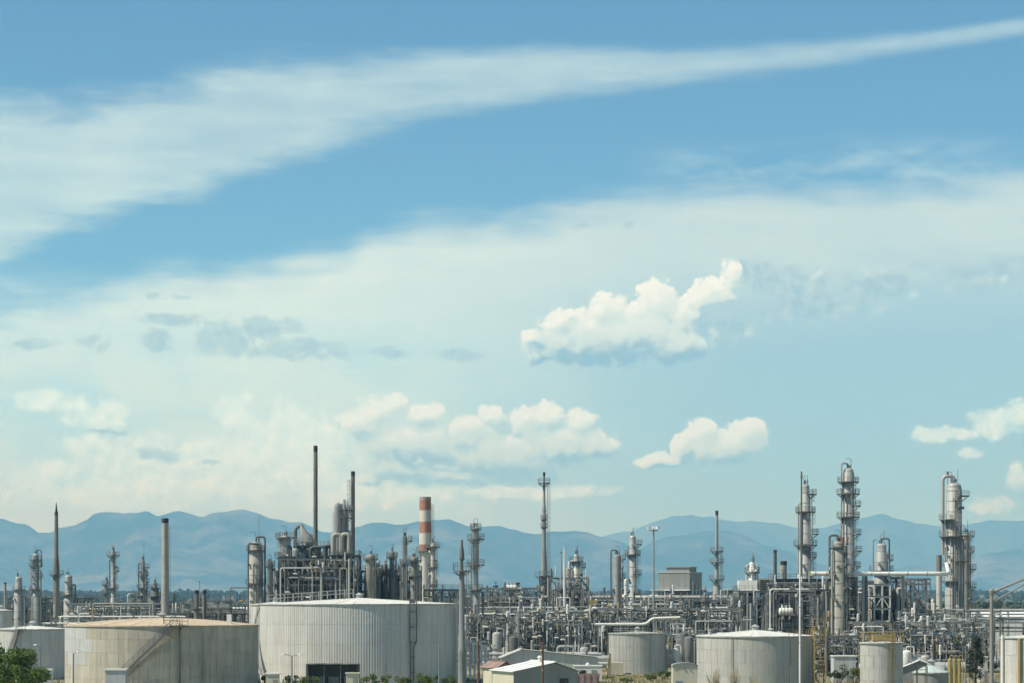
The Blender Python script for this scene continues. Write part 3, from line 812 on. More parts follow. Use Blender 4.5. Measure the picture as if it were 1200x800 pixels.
def frame(name, label, px0, px1, D, rows, depth, nx, ny=2, mat='frame', braces=0.5, floors=True, rails=True, pipes=12, pipe_mats=('steel', 'alu', 'dark', 'clad'), seed=1, cat='steel structure', yoff=0.0, pw=0.28, group=None, postw=0.35, bits=0):
    """open steel structure: posts, beams, braces, gratings with railings, pipework hung inside."""
    q = random.Random(seed)
    x0, x1 = PX(px0, D), PX(px1, D); W_ = x1 - x0
    t = thing(name, label, cat, (x0, D + yoff, 0), 0, group)
    zs = sorted(max(PZ(y, D), 1.0) for y in rows); zt = zs[-1]
    xs = [W_ * i / nx for i in range(nx + 1)]; ys = [depth * j / ny for j in range(ny + 1)]
    pm = MB().box((0, 0, zt / 2), (postw, postw, zt)).mesh('post', mat)
    for x in xs:
        for y in ys: inst('post', pm, t, (x, y, 0))
    bx = MB().box((W_ / nx / 2, 0, 0), (W_ / nx - postw, 0.22, 0.42)).mesh('beam', mat)
    by = MB().box((0, depth / ny / 2, 0), (0.22, depth / ny - postw, 0.42)).mesh('beam', mat)
    levels = [0.0] + zs
    for z in zs:
        for y in ys:
            for i in range(nx): inst('beam', bx, t, (xs[i], y, z - 0.21))
        for x in xs:
            for j in range(ny): inst('beam', by, t, (x, ys[j], z - 0.21))
        if floors:
            fl = MB().box((W_ / 2, depth / 2, z + 0.05), (W_ + 0.5, depth + 0.5, 0.08)).build('floor', 'grate', t)
            if rails:
                rail_mb([(-0.2, -0.2), (W_ + 0.2, -0.2), (W_ + 0.2, depth + 0.2), (-0.2, depth + 0.2)], z + 0.09, closed=True).build('railing', 'rail', fl)
    for a, b in zip(levels, levels[1:]):
        for y in (ys[0], ys[-1]):
            for i in range(nx):
                if q.random() < braces:
                    s = q.random() < 0.5
                    MB().bar((xs[i] + postw / 2, y, a if s else b - 0.4), (xs[i + 1] - postw / 2, y, b - 0.4 if s else a), 0.2).build('brace', mat, t)
    for k in range(pipes):
        m = q.choice(pipe_mats); r = q.uniform(0.45, 1.25) * pw
        y = q.uniform(-0.8, depth * 0.8)
        xa, xb = q.uniform(0, W_), q.uniform(0, W_)
        za, zb = q.uniform(0.4, zt), q.uniform(0.4, zt)
        mode = q.random()
        if mode < 0.28: pts = [(xa, y, 0.3), (xa, y, za), (xb, y, za), (xb, y, zb)]
        elif mode < 0.5: pts = [(xa, y, zb), (xa, y, za), (xb, y, za)]
        else: pts = [(xa, y, 0.3), (xa, y, max(za, zb))]
        pipe(t, pts, r, m)
    scatter_bits(t, q, bits, (0, W_), (-1.2, depth * 0.5), (0.5, zt + 0.8))
    return t

def pipe_rack(name, label, px0, px1, D, tiers, depth=6.0, bay=9.0, mat='frame_lt', seed=1, per=6, rr=(0.14, 0.4), mats=('alu', 'alu', 'white', 'steel_lt', 'steel', 'clad'), group=None, skew=0.0, bits=30, loops=0.25):
    """long pipe rack: bents of two posts with a cross beam at each tier, pipes lying on the tiers, each its own part"""
    q = random.Random(seed)
    x0, x1 = PX(px0, D), PX(px1, D); L = x1 - x0
    t = thing(name, label, 'pipe rack', (x0, D, 0), skew, group)
    zs = [max(PZ(y, D), 0.8) for y in tiers]; zt = max(zs)
    n = max(2, int(round(L / bay)))
    pm = MB().box((0, 0, zt / 2 + 0.2), (0.36, 0.36, zt + 0.4)).mesh('post', mat)
    bm = MB().box((0, depth / 2, 0), (0.3, depth - 0.36, 0.36)).mesh('beam', mat)
    for i in range(n + 1):
        x = L * i / n
        for y in (0, depth): inst('post', pm, t, (x, y, 0))
        for z in zs: inst('beam', bm, t, (x, 0, z - 0.18))
    lm = MB().box((L / n / 2, 0, 0), (L / n - 0.36, 0.2, 0.3)).mesh('beam', mat)
    for z in zs:
        for i in range(n):
            inst('beam', lm, t, (L * i / n, 0, z - 0.6))
        y = 0.4
        for k in range(per):
            r = q.uniform(*rr) * 0.72
            y += r + 0.1
            if y > depth - 0.4: break
            a = q.uniform(-3, L * 0.55); b = min(L + 3, a + L * q.uniform(0.25, 0.8))
            pts = [(a, y, z + r), (b, y, z + r)]
            if q.random() < 0.45:      # drops off the rack at one end
                e = q.random() < 0.5
                zd = max(0.4, z - q.uniform(2, 7))
                pts = [(a, y, zd)] + pts if e else pts + [(b, y, zd)]
            if q.random() < loops:      # expansion loop
                c = q.uniform(0.3, 0.7) * L; h = q.uniform(1.2, 2.4)
                i_ = [p[2] for p in pts].index(z + r)
                pts = pts[:i_ + 1] + [(c, y, z + r), (c, y, z + r + h), (c + 3, y, z + r + h), (c + 3, y, z + r)] + pts[i_ + 1:]
            pipe(t, pts, r, q.choice(mats))
            y += r + q.uniform(0.05, 0.4)
    scatter_bits(t, q, bits, (0, L), (-1.0, 0.5), (0.6, zt + 1.5))
    return t

def tank(name, label, px, D, yrim, wpx, yapex, mat='tank_pale', style='ribbed', nseg=30, ncourse=4, roof='tank_roof', ribs=6, patches=None, rim='steel_lt', dome_roof=False):
    """storage tank: inner shell, wall panels in courses, roof plates, rim angle, footing"""
    x = PX(px, D); Rt = S(wpx, D) / 2; H = PZ(yrim, D - Rt)
    Hc = H + max(0.25, PZ(yapex, D) - H)
    t = thing(name, label, 'storage tank', (x, D, 0))
    MB().lathe([(Rt - 0.10, 0.0), (Rt - 0.10, H - 0.02)], 72, cap=False).build('inner_shell', mat, t, smooth=True)
    MB().lathe([(Rt + 0.5, -0.3), (Rt + 0.5, 0.22), (Rt - 0.2, 0.22)], 72, cap=False).build('footing', 'concrete', t)
    da = 2 * math.pi / nseg; hc = H / ncourse; meshes = {}
    def panel(matk):
        if matk in meshes: return meshes[matk]
        m = MB(); g = 0.02 / Rt; zlo, zhi = 0.015, hc - 0.015
        prof = []
        if style == 'ribbed':
            for k in range(ribs):
                a = g + (da - 2 * g) * k / ribs; w = (da - 2 * g) / ribs
                prof += [(a, Rt), (a + w * 0.60, Rt), (a + w * 0.68, Rt + 0.03), (a + w * 0.92, Rt + 0.03)]
            prof.append((da - g, Rt))
        else:
            prof = [(g + (da - 2 * g) * k / 4, Rt) for k in range(5)]
        for a, r in prof:
            m.v += [(r * math.cos(a), r * math.sin(a), zlo), (r * math.cos(a), r * math.sin(a), zhi)]
        for k in range(len(prof) - 1): m.f.append((2 * k, 2 * k + 2, 2 * k + 3, 2 * k + 1))
        n0 = len(m.v)           # folded edges give the sheet its thickness
        for a, r in prof: m.v += [((Rt - 0.08) * math.cos(a), (Rt - 0.08) * math.sin(a), zlo), ((Rt - 0.08) * math.cos(a), (Rt - 0.08) * math.sin(a), zhi)]
        for k in range(len(prof) - 1):
            m.f.append((2 * k + 1, 2 * k + 3, n0 + 2 * k + 3, n0 + 2 * k + 1)); m.f.append((2 * k + 2, 2 * k, n0 + 2 * k, n0 + 2 * k + 2))
        e = len(prof) - 1
        m.f += [(0, 1, n0 + 1, n0), (2 * e + 1, 2 * e, n0 + 2 * e, n0 + 2 * e + 1)]
        meshes[matk] = m.mesh('wall_panel', matk)
        return meshes[matk]
    for c in range(ncourse):
        for s in range(nseg):
            mk = mat
            a = math.degrees(da * (s + (0.5 if c % 2 and style != 'ribbed' else 0)))
            if patches: mk = patches(a % 360, c) or mat
            inst('wall_panel', panel(mk), t, (0, 0, c * hc), R(a))
    nr = 36; dr = 2 * math.pi / nr; m = MB(); k = 5; g = 0.0035
    for j in range(k + 1):
        f = 1 - j / k; r = (Rt + 0.12) * f + 0.25 * (1 - f)
        z = (Hc - H) * (math.sin(math.pi / 2 * (1 - f)) if dome_roof else (1 - f))
        m.v += [(r * math.cos(g), r * math.sin(g), z), (r * math.cos(dr - g), r * math.sin(dr - g), z)]
        m.v += [(r * math.cos(g), r * math.sin(g), z - 0.06), (r * math.cos(dr - g), r * math.sin(dr - g), z - 0.06)]
    for j in range(k):
        a = 4 * j; m.f += [(a, a + 1, a + 5, a + 4), (a, a + 4, a + 6, a + 2), (a + 1, a + 3, a + 7, a + 5)]
    m.f.append((0, 2, 3, 1))
    rp = m.mesh('roof_plate', roof)
    for s in range(nr): inst('roof_plate', rp, t, (0, 0, H + 0.06 + (0.02 if s % 2 else 0.0)), dr * s)
    MB().lathe([(Rt - 0.02, H - 0.14), (Rt + 0.17, H - 0.14), (Rt + 0.17, H - 0.005), (Rt - 0.02, H - 0.005)], 72, cap=False).build('rim_angle', rim, t, smooth=True)
    MB().lathe([(0.55, 0), (0.55, 0.55), (0.75, 0.6), (0.1, 0.95)], 12, (0, 0, Hc)).build('roof_vent', 'steel_lt', t)
    return t, Rt, H, Hc
def tank_stair(t, Rt, a0, z0, a1, z1, mat='frame_lt', w=0.9, railmat='rail'):
    st = MB(); n = max(8, int((z1 - z0) / 0.28)); inn, out = [], []
    for k in range(n + 1):
        f = k / n; a = R(a0 + (a1 - a0) * f); z = z0 + (z1 - z0) * f
        inn.append((Rt + 0.15, a, z)); out.append((Rt + 0.15 + w, a, z))
    P = lambda q, dz=0.0: (q[0] * math.cos(q[1]), q[0] * math.sin(q[1]), q[2] + dz)
    s = MB()
    for k in range(n):
        s.bar(P(inn[k]), P(inn[k + 1]), 0.08, 0.3); s.bar(P(out[k]), P(out[k + 1]), 0.08, 0.3)
        s.bar(P(inn[k], 0.12), P(out[k], 0.12), 0.3, 0.05)
    stair = s.build('stair', mat, t)
    h = MB()
    for k in range(n):
        for dz in (0.6, 1.1): h.bar(P(out[k], dz), P(out[k + 1], dz), 0.07)
        if k % 5 == 0: h.bar(P(out[k]), P(out[k], 1.1), 0.07)
    h.build('handrail', railmat, stair)
    return stair

def lamp_pole(label, px, D, ytop, arms, r=0.13, mat='pole', name='street_lamp', group=None, armlen=2.0, base_y=0.0):
    t = thing(name, label, 'street lamp', (PX(px, D), D, base_y), 0, group); h = PZ(ytop, D) - base_y
    MB().lathe([(r * 1.3, 0), (r * 1.2, 0.4), (r, 0.6), (r * 0.75, h)], 10).build('pole', mat, t, smooth=True)
    for s in arms:
        MB().tube(bend([(0, 0, h - 0.7), (0, 0, h), (s * armlen, 0, h + 0.25)], 0.4), 0.06, 6).build('arm', mat, t)
        MB().lathe([(0.05, 0.12), (0.3, 0.08), (0.34, 0.0), (0.2, -0.06)], 8, (s * (armlen + 0.2), 0, h + 0.22)).build('lamp_head', 'lamp', t)
    return t

# ------------------------------------------------------------------ plants
def leaf_cloud(mb, c, rad, n, size, q, squash=0.8, shell=0.55):
    for _ in range(n):
        d = Vector((q.gauss(0, 1), q.gauss(0, 1), q.gauss(0, 1))).normalized()
        p = Vector(c) + Vector((d.x * rad, d.y * rad, d.z * rad * squash)) * (shell + (1 - shell) * q.random()) * (0.75 + 0.35 * q.random())
        u = Vector((q.gauss(0, 1), q.gauss(0, 1), q.gauss(0, .6))).normalized(); w = u.cross(Vector((q.gauss(0, 1), q.gauss(0, 1), q.gauss(0, 1)))).normalized()
        s = size * q.uniform(0.6, 1.3)
        mb.add([p - u * s, p + w * s * 0.5, p + u * s, p - w * s * 0.5], [(0, 1, 2, 3)])
def tree(name, label, x, y, h, rad, seed, leaf=(0.035, 0.065, 0.02), leaf2=(0.09, 0.13, 0.04), matname='foliage', size=0.22, n=26, per=220, cat='tree', trunk_h=0.35, group=None):
    q = random.Random(seed)
    t = thing(name, label, cat, (x, y, 0), 0, group)
    tr = MB(); tr.tube([(0, 0, 0), (0.1, 0, h * 0.3), (0.0, 0.1, h * 0.75)], [h * 0.028, h * 0.02, h * 0.008], 8)
    cl = MB()
    for k in range(n):
        a = q.uniform(0, 2 * math.pi); f = q.random() ** 0.6
        zz = trunk_h * h + (h * (1 - trunk_h)) * q.uniform(0.12, 0.88)
        env = math.sin(math.pi * min(1, max(0.0, (zz / h - trunk_h) / (1 - trunk_h)) * 0.8 + 0.17))
        rr = rad * f * env; p = (rr * math.cos(a), rr * math.sin(a), zz)
        tr.tube([(0.05, 0.05, min(zz * 0.7, h * 0.6)), (p[0] * 0.5, p[1] * 0.5, zz * 0.87), p], [h * 0.008, h * 0.006, h * 0.003], 5)
        leaf_cloud(cl, p, rad * q.uniform(0.25, 0.42), per, size, q)
    tr.build('trunk', 'bark', t)
    cl.build('crown', foliage(matname, leaf, leaf2), t)
    return t
def shrub(label, x, y, h, rad, seed, leaf=(0.07, 0.11, 0.03), leaf2=(0.18, 0.23, 0.07), matname='shrub', size=0.14, group='shrubs', n=8, per=90):
    q = random.Random(seed); t = thing('shrub', label, 'shrub', (x, y, 0), 0, group)
    st = MB(); cl = MB()
    for k in range(n):
        a = q.uniform(0, 6.28); f = q.random() ** 0.5; z = h * q.uniform(0.35, 0.8)
        p = (rad * f * math.cos(a), rad * f * math.sin(a), z)
        st.tube([(p[0] * 0.2, p[1] * 0.2, 0), p], [0.05, 0.02], 5)
        leaf_cloud(cl, p, min(rad, h) * q.uniform(0.28, 0.45), per, size, q)
    st.build('stem', 'bark', t); cl.build('leaves', foliage(matname, leaf, leaf2), t)
    return t

# ================================================================== storage tanks
def brown_patch(a, c):
    # newer sheets let into the wall facing the road, left of the stair
    f = (a - 270 + 180) % 360 - 180
    if -86 < f < -42 and c >= 3: return 'tank_patch'
    if -70 < f < -48 and c == 2: return 'tank_patch'
    return None
t, Rt, H, Hc = tank('storage_tank', 'wide weathered tan tank with rust brown dome roof and diagonal stair', 190, 400, 733, 225, 724, 'tank_old', 'plain', 30, 5, 'roof_rust', patches=brown_patch, rim='tank_old', dome_roof=True)
tank_stair(t, Rt, -114, 0.2, -76, H, 'grate', railmat='grate')
platform(t, Rt, 0.9, H + 0.1, -78, -68, mat='frame')
pipe(t, [(Rt * math.cos(R(-72)), Rt * math.sin(R(-72)) - 0.35, H + 0.5), (Rt * math.cos(R(-72)), Rt * math.sin(R(-72)) - 0.35, 0.2)], 0.11, 'dark', 'drain_pipe')
pipe(t, [(Rt * math.cos(R(-58)), Rt * math.sin(R(-58)) - 0.3, H), (Rt * math.cos(R(-58)), Rt * math.sin(R(-58)) - 0.3, 0.2)], 0.07, 'steel', 'drain_pipe')
MB().box((11.2, -6.5, H + 0.95), (0.7, 0.7, 1.5)).build('roof_hatch', 'white', t)
rail_mb([(2.2, -Rt + 0.6), (4.6, -Rt + 1.0), (4.0, -Rt + 2.6), (2.0, -Rt + 2.4)], H + 0.25, closed=True).build('railing', 'rail', t)

t, Rt, H, Hc = tank('storage_tank', 'largest pale ribbed tank with low white cone roof and twin black drop pipes', 421, 436, 707.5, 231, 700.5, 'tank_pale', 'ribbed', 40, 4)
for k, dxp in enumerate((-1.5, 2.2)):
    x0 = PX(482 + dxp, 420) - PX(421, 436); yb = -math.sqrt(Rt * Rt - x0 * x0) - 0.4
    jog = 0.5 if k else -0.1
    pipe(t, [(x0 + jog, yb, H + 1.0), (x0 + jog, yb, H * 0.55), (x0, yb, H * 0.47), (x0, yb, 0.2)], 0.10, 'dark', 'drop_pipe')
x0 = PX(483, 420) - PX(421, 436); yb = -math.sqrt(Rt * Rt - x0 * x0)
MB().box((x0, yb + 0.2, H + 0.5), (0.9, 0.8, 0.7)).build('gauge_box', 'dark', t)
bk = MB()
for z in (2, 4.5, 7, 9.5, 12): bk.box((x0 + 0.1, yb - 0.25, z), (0.8, 0.4, 0.1))
bk.build('pipe_bracket', 'dark', t)
w = MB()                                    # handrailed walkway over the roof to the hatch
for zoff in (0.55, 1.15):
    w.bar((-Rt * 0.93, -1.2, H + 0.3 + zoff), (-1.0, -1.2, Hc + 0.35 + zoff), 0.09)
    w.bar((-Rt * 0.93, 0.2, H + 0.3 + zoff), (-1.0, 0.2, Hc + 0.35 + zoff), 0.09)
for k in range(11):
    f = k / 10; x = -Rt * 0.93 + (Rt * 0.93 - 1.0) * f; z = H + 0.2 + (Hc - H + 0.1) * f
    for y in (-1.2, 0.2): w.bar((x, y, z), (x, y, z + 1.3), 0.09)
w.build('walkway_rail', 'steel_lt', t)
tank_stair(t, Rt, -172, 7.0, -196, H, 'frame')
tank_stair(t, Rt, -148, 0.2, -172, 7.0, 'frame')
ladder(t, (Rt + 0.4) * math.cos(R(-18)), (Rt + 0.4) * math.sin(R(-18)), 0.2, H + 1.0, -18)
MB().tube([(-8, -Rt + 2.9, 1.0), (-8, -Rt - 0.6, 1.0)], 0.45, 12).build('manhole', 'steel', t)

t, Rt, H, Hc = tank('storage_tank', 'pale slim tank tucked behind the two biggest tanks', 323, 486, 708, 57, 705, 'tank_pale', 'ribbed', 16, 4, ribs=5)
t, Rt, H, Hc = tank('storage_tank', 'ribbed pale grey tank beside the weathered tan tank, over a leafy tree', 38, 452, 737, 80, 733, 'tank_pale', 'ribbed', 22, 4, ribs=6)
tank_stair(t, Rt, -130, 0.2, -100, H, 'frame')
platform(t, Rt, 0.8, H + 0.1, -104, -90, mat='frame')
t, Rt, H, Hc = tank('storage_tank', 'slim pale tank with flat top beyond the ribbed pale grey tank', 1, 540, 715, 26, 714, 'tank_pale', 'plain', 12, 5)
t, Rt, H, Hc = tank('storage_tank', 'small ribbed grey tank with slightly domed top, dry grass at its foot', 747, 487, 742, 67, 739.5, 'tank_grey', 'ribbed', 22, 3, ribs=6, roof='tank_grey')
ladder(t, (Rt + 0.3) * math.cos(R(-20)), (Rt + 0.3) * math.sin(R(-20)), 0.2, H + 1, -20)
rail_mb(arc(Rt - 0.2, -150, -30, 10), H + 0.1, 0.9).build('railing', 'rail', t)
MB().box((-Rt + 0.9, -Rt - 1.6, 1.1), (3.0, 2.4, 2.2)).build('valve_box', 'shed_wall', t)
t, Rt, H, Hc = tank('storage_tank', 'smooth grey tank of welded plates with white cone roof behind a pale mast', 885, 405, 745.5, 137, 738, 'tank_grey', 'plain', 24, 4)
for a in (-118, -60): pipe(t, [((Rt + .2) * math.cos(R(a)), (Rt + .2) * math.sin(R(a)), H), ((Rt + .2) * math.cos(R(a)), (Rt + .2) * math.sin(R(a)), 0.2)], 0.07, 'steel', 'drain_pipe')
rail_mb(arc(Rt - 0.3, -60, -20, 6), H + 0.15, 0.9).build('railing', 'ochre', t)
MB().lathe([(0.2, 0), (0.2, 0.8), (0.4, 0.8), (0.4, 1.0)], 8, (-Rt * 0.8, -Rt * 0.35, H + 0.1)).build('breather_valve', 'steel_lt', t)
t, Rt, H, Hc = tank('storage_tank', 'narrow grey tank topped by ochre railing with an ochre caged ladder', 1033, 385, 753, 50, 752, 'tank_grey', 'plain', 12, 4)
rail_mb(arc(Rt + 0.1, -180, 180, 16), H + 0.1, 1.5, 0.1).build('railing', 'ochre', t)
ladder(t, (Rt + 0.35) * math.cos(R(-72)), (Rt + 0.35) * math.sin(R(-72)), 0.2, H + 1.6, -72, mat='ochre')
MB().box((0.2, -0.6, H + 0.8), (3.4, 2.0, 0.9)).build('roof_skid', 'ochre', t)
v = MB()
for x in (-2.0, -0.9, 0.4, 1.5): v.tube(bend([(x, 0, H), (x, 0, H + 1.7), (x + 0.6, -0.3, H + 1.7), (x + 0.6, -0.3, H + 0.8)], 0.3), 0.12, 7)
v.build('roof_pipe', 'dark', t)
t, Rt, H, Hc = tank('storage_tank', 'pale tank with brown vertical streak beside the tall road lamp', 1215, 396, 747, 84, 743, 'tank_pale', 'plain', 16, 3)
pipe(t, [((Rt + .25) * math.cos(R(-128)), (Rt + .25) * math.sin(R(-128)), H - 0.1), ((Rt + .25) * math.cos(R(-128)), (Rt + .25) * math.sin(R(-128)), 0.2)], 0.3, 'ochre', 'drain_pipe')
pipe(t, [((Rt + .3) * math.cos(R(-164)), (Rt + .3) * math.sin(R(-164)), H + 0.4), ((Rt + .3) * math.cos(R(-164)), (Rt + .3) * math.sin(R(-164)), 0.2)], 0.22, 'white', 'drain_pipe')
t, Rt, H, Hc = tank('storage_tank', 'low round tank with pale green cone roof', 1091, 402, 788, 41, 778.5, 'shed_grey', 'plain', 12, 1, roof='roof_green')

# ochre stair tower at the smooth grey tank
st = thing('stair_tower', 'ochre steel stair tower beside the smooth grey tank', 'stair tower', (PX(961, 398), 398, 0))
hT = PZ(733, 398); wS = S(13, 398)
for x in (-wS / 2, wS / 2):
    for y in (0, 2.4): MB().bar((x, y, 0), (x, y, hT), 0.16).build('post', 'ochre', st)
n = 5
for k in range(n):
    z0, z1 = hT * k / n, hT * (k + 1) / n; s = 1 if k % 2 else -1
    m = MB()
    for y in (0.25, 1.0): m.bar((-s * wS * 0.4, y + (1.1 if k % 2 else 0), z0), (s * wS * 0.4, y + (1.1 if k % 2 else 0), z1), 0.06, 0.24)
    for j in range(7):
        f = (j + 0.5) / 7; m.box((-s * wS * 0.4 + s * wS * 0.8 * f, 0.62 + (1.1 if k % 2 else 0), z0 + (z1 - z0) * f), (0.25, 0.75, 0.04))
    fl = m.build('stair_flight', 'ochre', st)
    MB().box((0, 1.2, z1 - 0.05), (wS, 2.3, 0.1)).build('landing', 'ochre', st)
    rail_mb([(-wS / 2, 0), (wS / 2, 0), (wS / 2, 2.4), (-wS / 2, 2.4)], z1, 1.1, 0.08, True).build('railing', 'ochre', st)

# ================================================================== left group of towers (far)
DL = 800
column('tower', 'squat grey tower with bushy platform near the slim pale tank', 22, DL, 675, 9.5, 'steel_lt', [(675, 8), (690, 11)], [(690, -180, 180, 1.0)], -60, [(-20, 700, 735, 2, 'alu')])
column('tower', 'slender grey tower with crowded double head platforms, wider at the waist', 42, DL, 648, 7, 'clad', [(648, 7.5), (697, 12)], [(655, -180, 180, 1.1), (662, -180, 180, 1.2), (675, -70, 70, 1.2), (690, -180, 180, 0.8)], -110, [(-30, 668, 735, 1.6, 'steel'), (200, 660, 735, 1.5, 'clad')], over=(15, 664, 1.3, 'rail'))
chimney('flare_stack', 'tall tapering spire stack with pointed dark tip, left of the tan tank', 66, DL, 600, 4.2, None, 'stack', [(600, 4.2), (652, 5.2), (664, 7.5), (700, 7.5), (None, 8.5)], [(672, -180, 180, 1.3)], -60, 'soot', 0.8)
sp = [o for o in col.objects if o.name.startswith('flare_stack')][-1]
MB().lathe([(S(1.7, DL), PZ(600, DL) - 0.3), (S(1.1, DL), PZ(596, DL)), (0.06, PZ(588, DL))], 10).build('tip', 'soot', sp, smooth=True)
column('tower', 'pale stubby tower with pipes behind the spire stack', 80.5, DL + 25, 673, 9, 'clad', [(673, 8.5), (700, 12)], [(688, -90, 60, 1.2), (696, -180, 180, 1.0)], -40, [(0, 685, 735, 1.8, 'dark')])
column('tower', 'thin grey tower with one round head platform, alone left of tan tank roof', 132.5, DL, 645, 6, 'clad', [(645, 5.5), (700, 7)], [(650, -180, 180, 1.4), (668, -60, 60, 1.2), (688, -180, 180, 1.1)], -40, [(205, 656, 735, 1.3, 'dark')], mast=2)
column('tower', 'short slim tower hugging the thin grey tower with head platform', 125, DL + 12, 680, 4.5, 'steel', None, [(684, -180, 180, 1.0), (694, -180, 180, 1.0)], -120)
column('tower', 'dark skeletal tower with stacked ledges and a needle mast', 167.5, DL, 655, 5, 'steel', [(655, 4.5), (690, 6.5)], [(664, -100, 80, 1.5), (673, -180, 180, 1.2), (681, -60, 120, 1.5), (688, -180, 180, 1.3), (697, 90, 270, 1.3)], -30, [(190, 660, 735, 1.6, 'dark'), (-10, 668, 735, 1.4, 'dark')], mast=6)
column('tower', 'dark stubby tower with ring platforms left of the tall sooty stack', 181.5, DL - 20, 682, 8.5, 'dark', [(682, 6), (688, 9.5)], [(688, -180, 180, 0.9), (698, -180, 180, 0.8), (708, -180, 180, 0.8)], -50)
column('vessel_tower', 'very short dark tower with a bent pipe behind the tan tank roof', 156, DL - 30, 700, 6, 'dark', None, [(706, -180, 180, 0.9)], -60, over=(200, 725, 2, 'alu'))
chimney('stack', 'thick pale grey stack with sooty mouth rising behind the tan tank', 193.5, 700, 607, 8.0, 9.5, 'stack_lt', plats=(), lad=-40, caph=1.3)
chimney('stack', 'thin short grey pole stack at the far left edge', 6, DL, 682, 3.0, 3.4, 'stack_lt', caph=0.5)
chimney('stack', 'short brown stack, thicker of a twin pair', 230.5, 640, 691, 5.2, 5.2, 'stack', caph=1.0, plats=[(712, -180, 180, 0.6)])
chimney('stack', 'short brown stack, thinner of a twin pair', 239.5, 650, 691, 4.4, 4.4, 'stack', caph=1.0)
chimney('stack', 'needle thin vent pipe above the twin brown stacks', 234, 660, 680, 0.9, 0.9, 'rail', caph=0.3, straps=False)

def air_cooler(label, px0, px1, D, y0, y1, seed, mat='frame', top='alu'):
    x0, x1 = PX(px0, D), PX(px1, D); zt, zb = PZ(y0, D), PZ(y1, D)
    t = thing('air_cooler', label, 'air cooler', (x0, D, 0)); W_ = x1 - x0; n = max(2, int(W_ / 5))
    for i in range(n + 1):
        for y in (0, 6): MB().box((W_ * i / n, y, zb / 2), (0.35, 0.35, zb)).build('post', mat, t)
    MB().box((W_ / 2, 3, zb + 0.2), (W_ + 0.6, 6.6, 0.4)).build('deck', mat, t)
    for i in range(n):
        c = (W_ * (i + 0.5) / n, 3, 0)
        MB().box((c[0], 3, (zb + 0.4 + zt) / 2 + 0.1), (W_ / n - 0.3, 6.2, zt - zb - 0.6)).build('tube_bundle', top, t)
        MB().lathe([(1.9, zt), (1.9, zt + 0.7), (2.05, zt + 0.7)], 14, c, cap=False).build('fan_ring', mat, t)
    rail_mb([(-.3, -.3), (W_ + .3, -.3), (W_ + .3, 6.3), (-.3, 6.3)], zt, 1.1, 0.07, True).build('railing', 'rail', t)
    return t
air_cooler('pale topped fan cooler beside the twin brown stacks', 244, 268, 640, 707, 713, 3)
pg = thing('pipe_portal', 'dark goalpost of pipe left of the first FCC tower'.replace('FCC', 'big'), 'pipe', (PX(270, 640), 640, 0))
pipe(pg, [(0, 0, 0.2), (0, 0, PZ(688, 640)), (S(23, 640), 0, PZ(688, 640)), (S(23, 640), 0, PZ(640, 640))], 0.16, 'dark')
pg['label'] = 'dark bent pipe standing like half a goalpost left of the dense cracking unit'
frame('steel_structure', 'low dark frame full of pipes behind the tan tank roof', 200, 292, 660, [718, 728], 10, 9, 2, 'frame', 0.3, pipes=26, seed=11, bits=20)
pipe_rack('pipe_rack', 'rack of thick white pipes seen over the tan tank roof', 60, 205, 640, [723, 731], 5, 12, 'frame', 5, 7, (0.2, 0.34), ('white', 'white', 'alu', 'steel_lt'), loops=0.0, bits=40)
frame('steel_structure', 'far tangle of grey frames and pipes among the left towers', 8, 110, 830, [700, 712, 724], 10, 8, 2, 'frame', 0.4, pipes=40, seed=5, bits=20, pipe_mats=('alu', 'steel', 'white', 'dark'))

# ================================================================== dense cracking unit
DC = 620
column('tower', 'stout grey brown tower with looped dark pipe, left end of dense unit', 300, DC, 634, 16, 'stack_lt', [(634, 14), (644, 16.5)], [(644, -180, 180, 0.9), (683, -180, 180, 0.8)], -60, [(-100, 660, 712, 2, 'steel')], over=(10, 712, 2.2, 'dark'), mast=6, head='steel_lt')
pp = thing('riser_line', 'thin black pipe up the left flank of the stout grey brown tower', 'pipe', (PX(290.8, DC - 4), DC - 4, 0)); pipe(pp, [(0, 0, 0.2), (0, 0, PZ(637, DC)), (2.2, 2.5, PZ(637, DC))], 0.2, 'dark')
column('tower', 'slim dark tower standing between two fatter ones in the dense unit', 316.5, DC - 6, 658, 6.5, 'dark', None, [(662, -180, 180, 0.5)], -70, [(-20, 668, 712, 1.5, 'steel')])
column('vessel_tower', 'blue grey capsule tower low in the dense unit', 325.5, DC - 4, 666, 7.5, 'tank_patch', None, [(684, -180, 180, 0.7)], -90, davit=False)
column('tower', 'fat pale reactor with flat rim platform at the dense unit', 334, DC, 627, 15, 'clad', [(627, 13.5), (652, 15)], [(629, -180, 180, 1.0), (652, -180, 180, 1.1), (672, -180, 180, 1.0)], -120, [(-40, 640, 712, 2.5, 'dark'), (-65, 650, 712, 2.0, 'alu')])
column('tower', 'brownish side vessel against the fat pale reactor', 346.5, DC - 3, 642, 8, 'stack_lt', None, [(660, -180, 180, 0.9)], -90, [(-20, 648, 712, 2.0, 'dark')])
frame('steel_structure', 'tall dark steel frame of many bays carrying the reactor vessels', 345, 388, DC + 2, [639, 651, 663, 675, 687, 699], 12, 5, 3, 'dark', 0.55, pipes=60, seed=21, bits=30, pw=0.34, pipe_mats=('dark', 'dark', 'steel', 'alu', 'frame'))
frame('steel_structure', 'dark pipe filled scaffold wrapped about the fat pale reactor', 327, 347, DC - 5, [652, 664, 676, 688, 700], 9, 2, 2, 'dark', 0.5, pipes=30, seed=22, pw=0.34)
cy = thing('cyclone', 'pale leaning conical duct on top of the tall dark frame', 'duct', (PX(357, DC + 6), DC + 6, PZ(639, DC) + 0.1))
hC = S(26, DC)
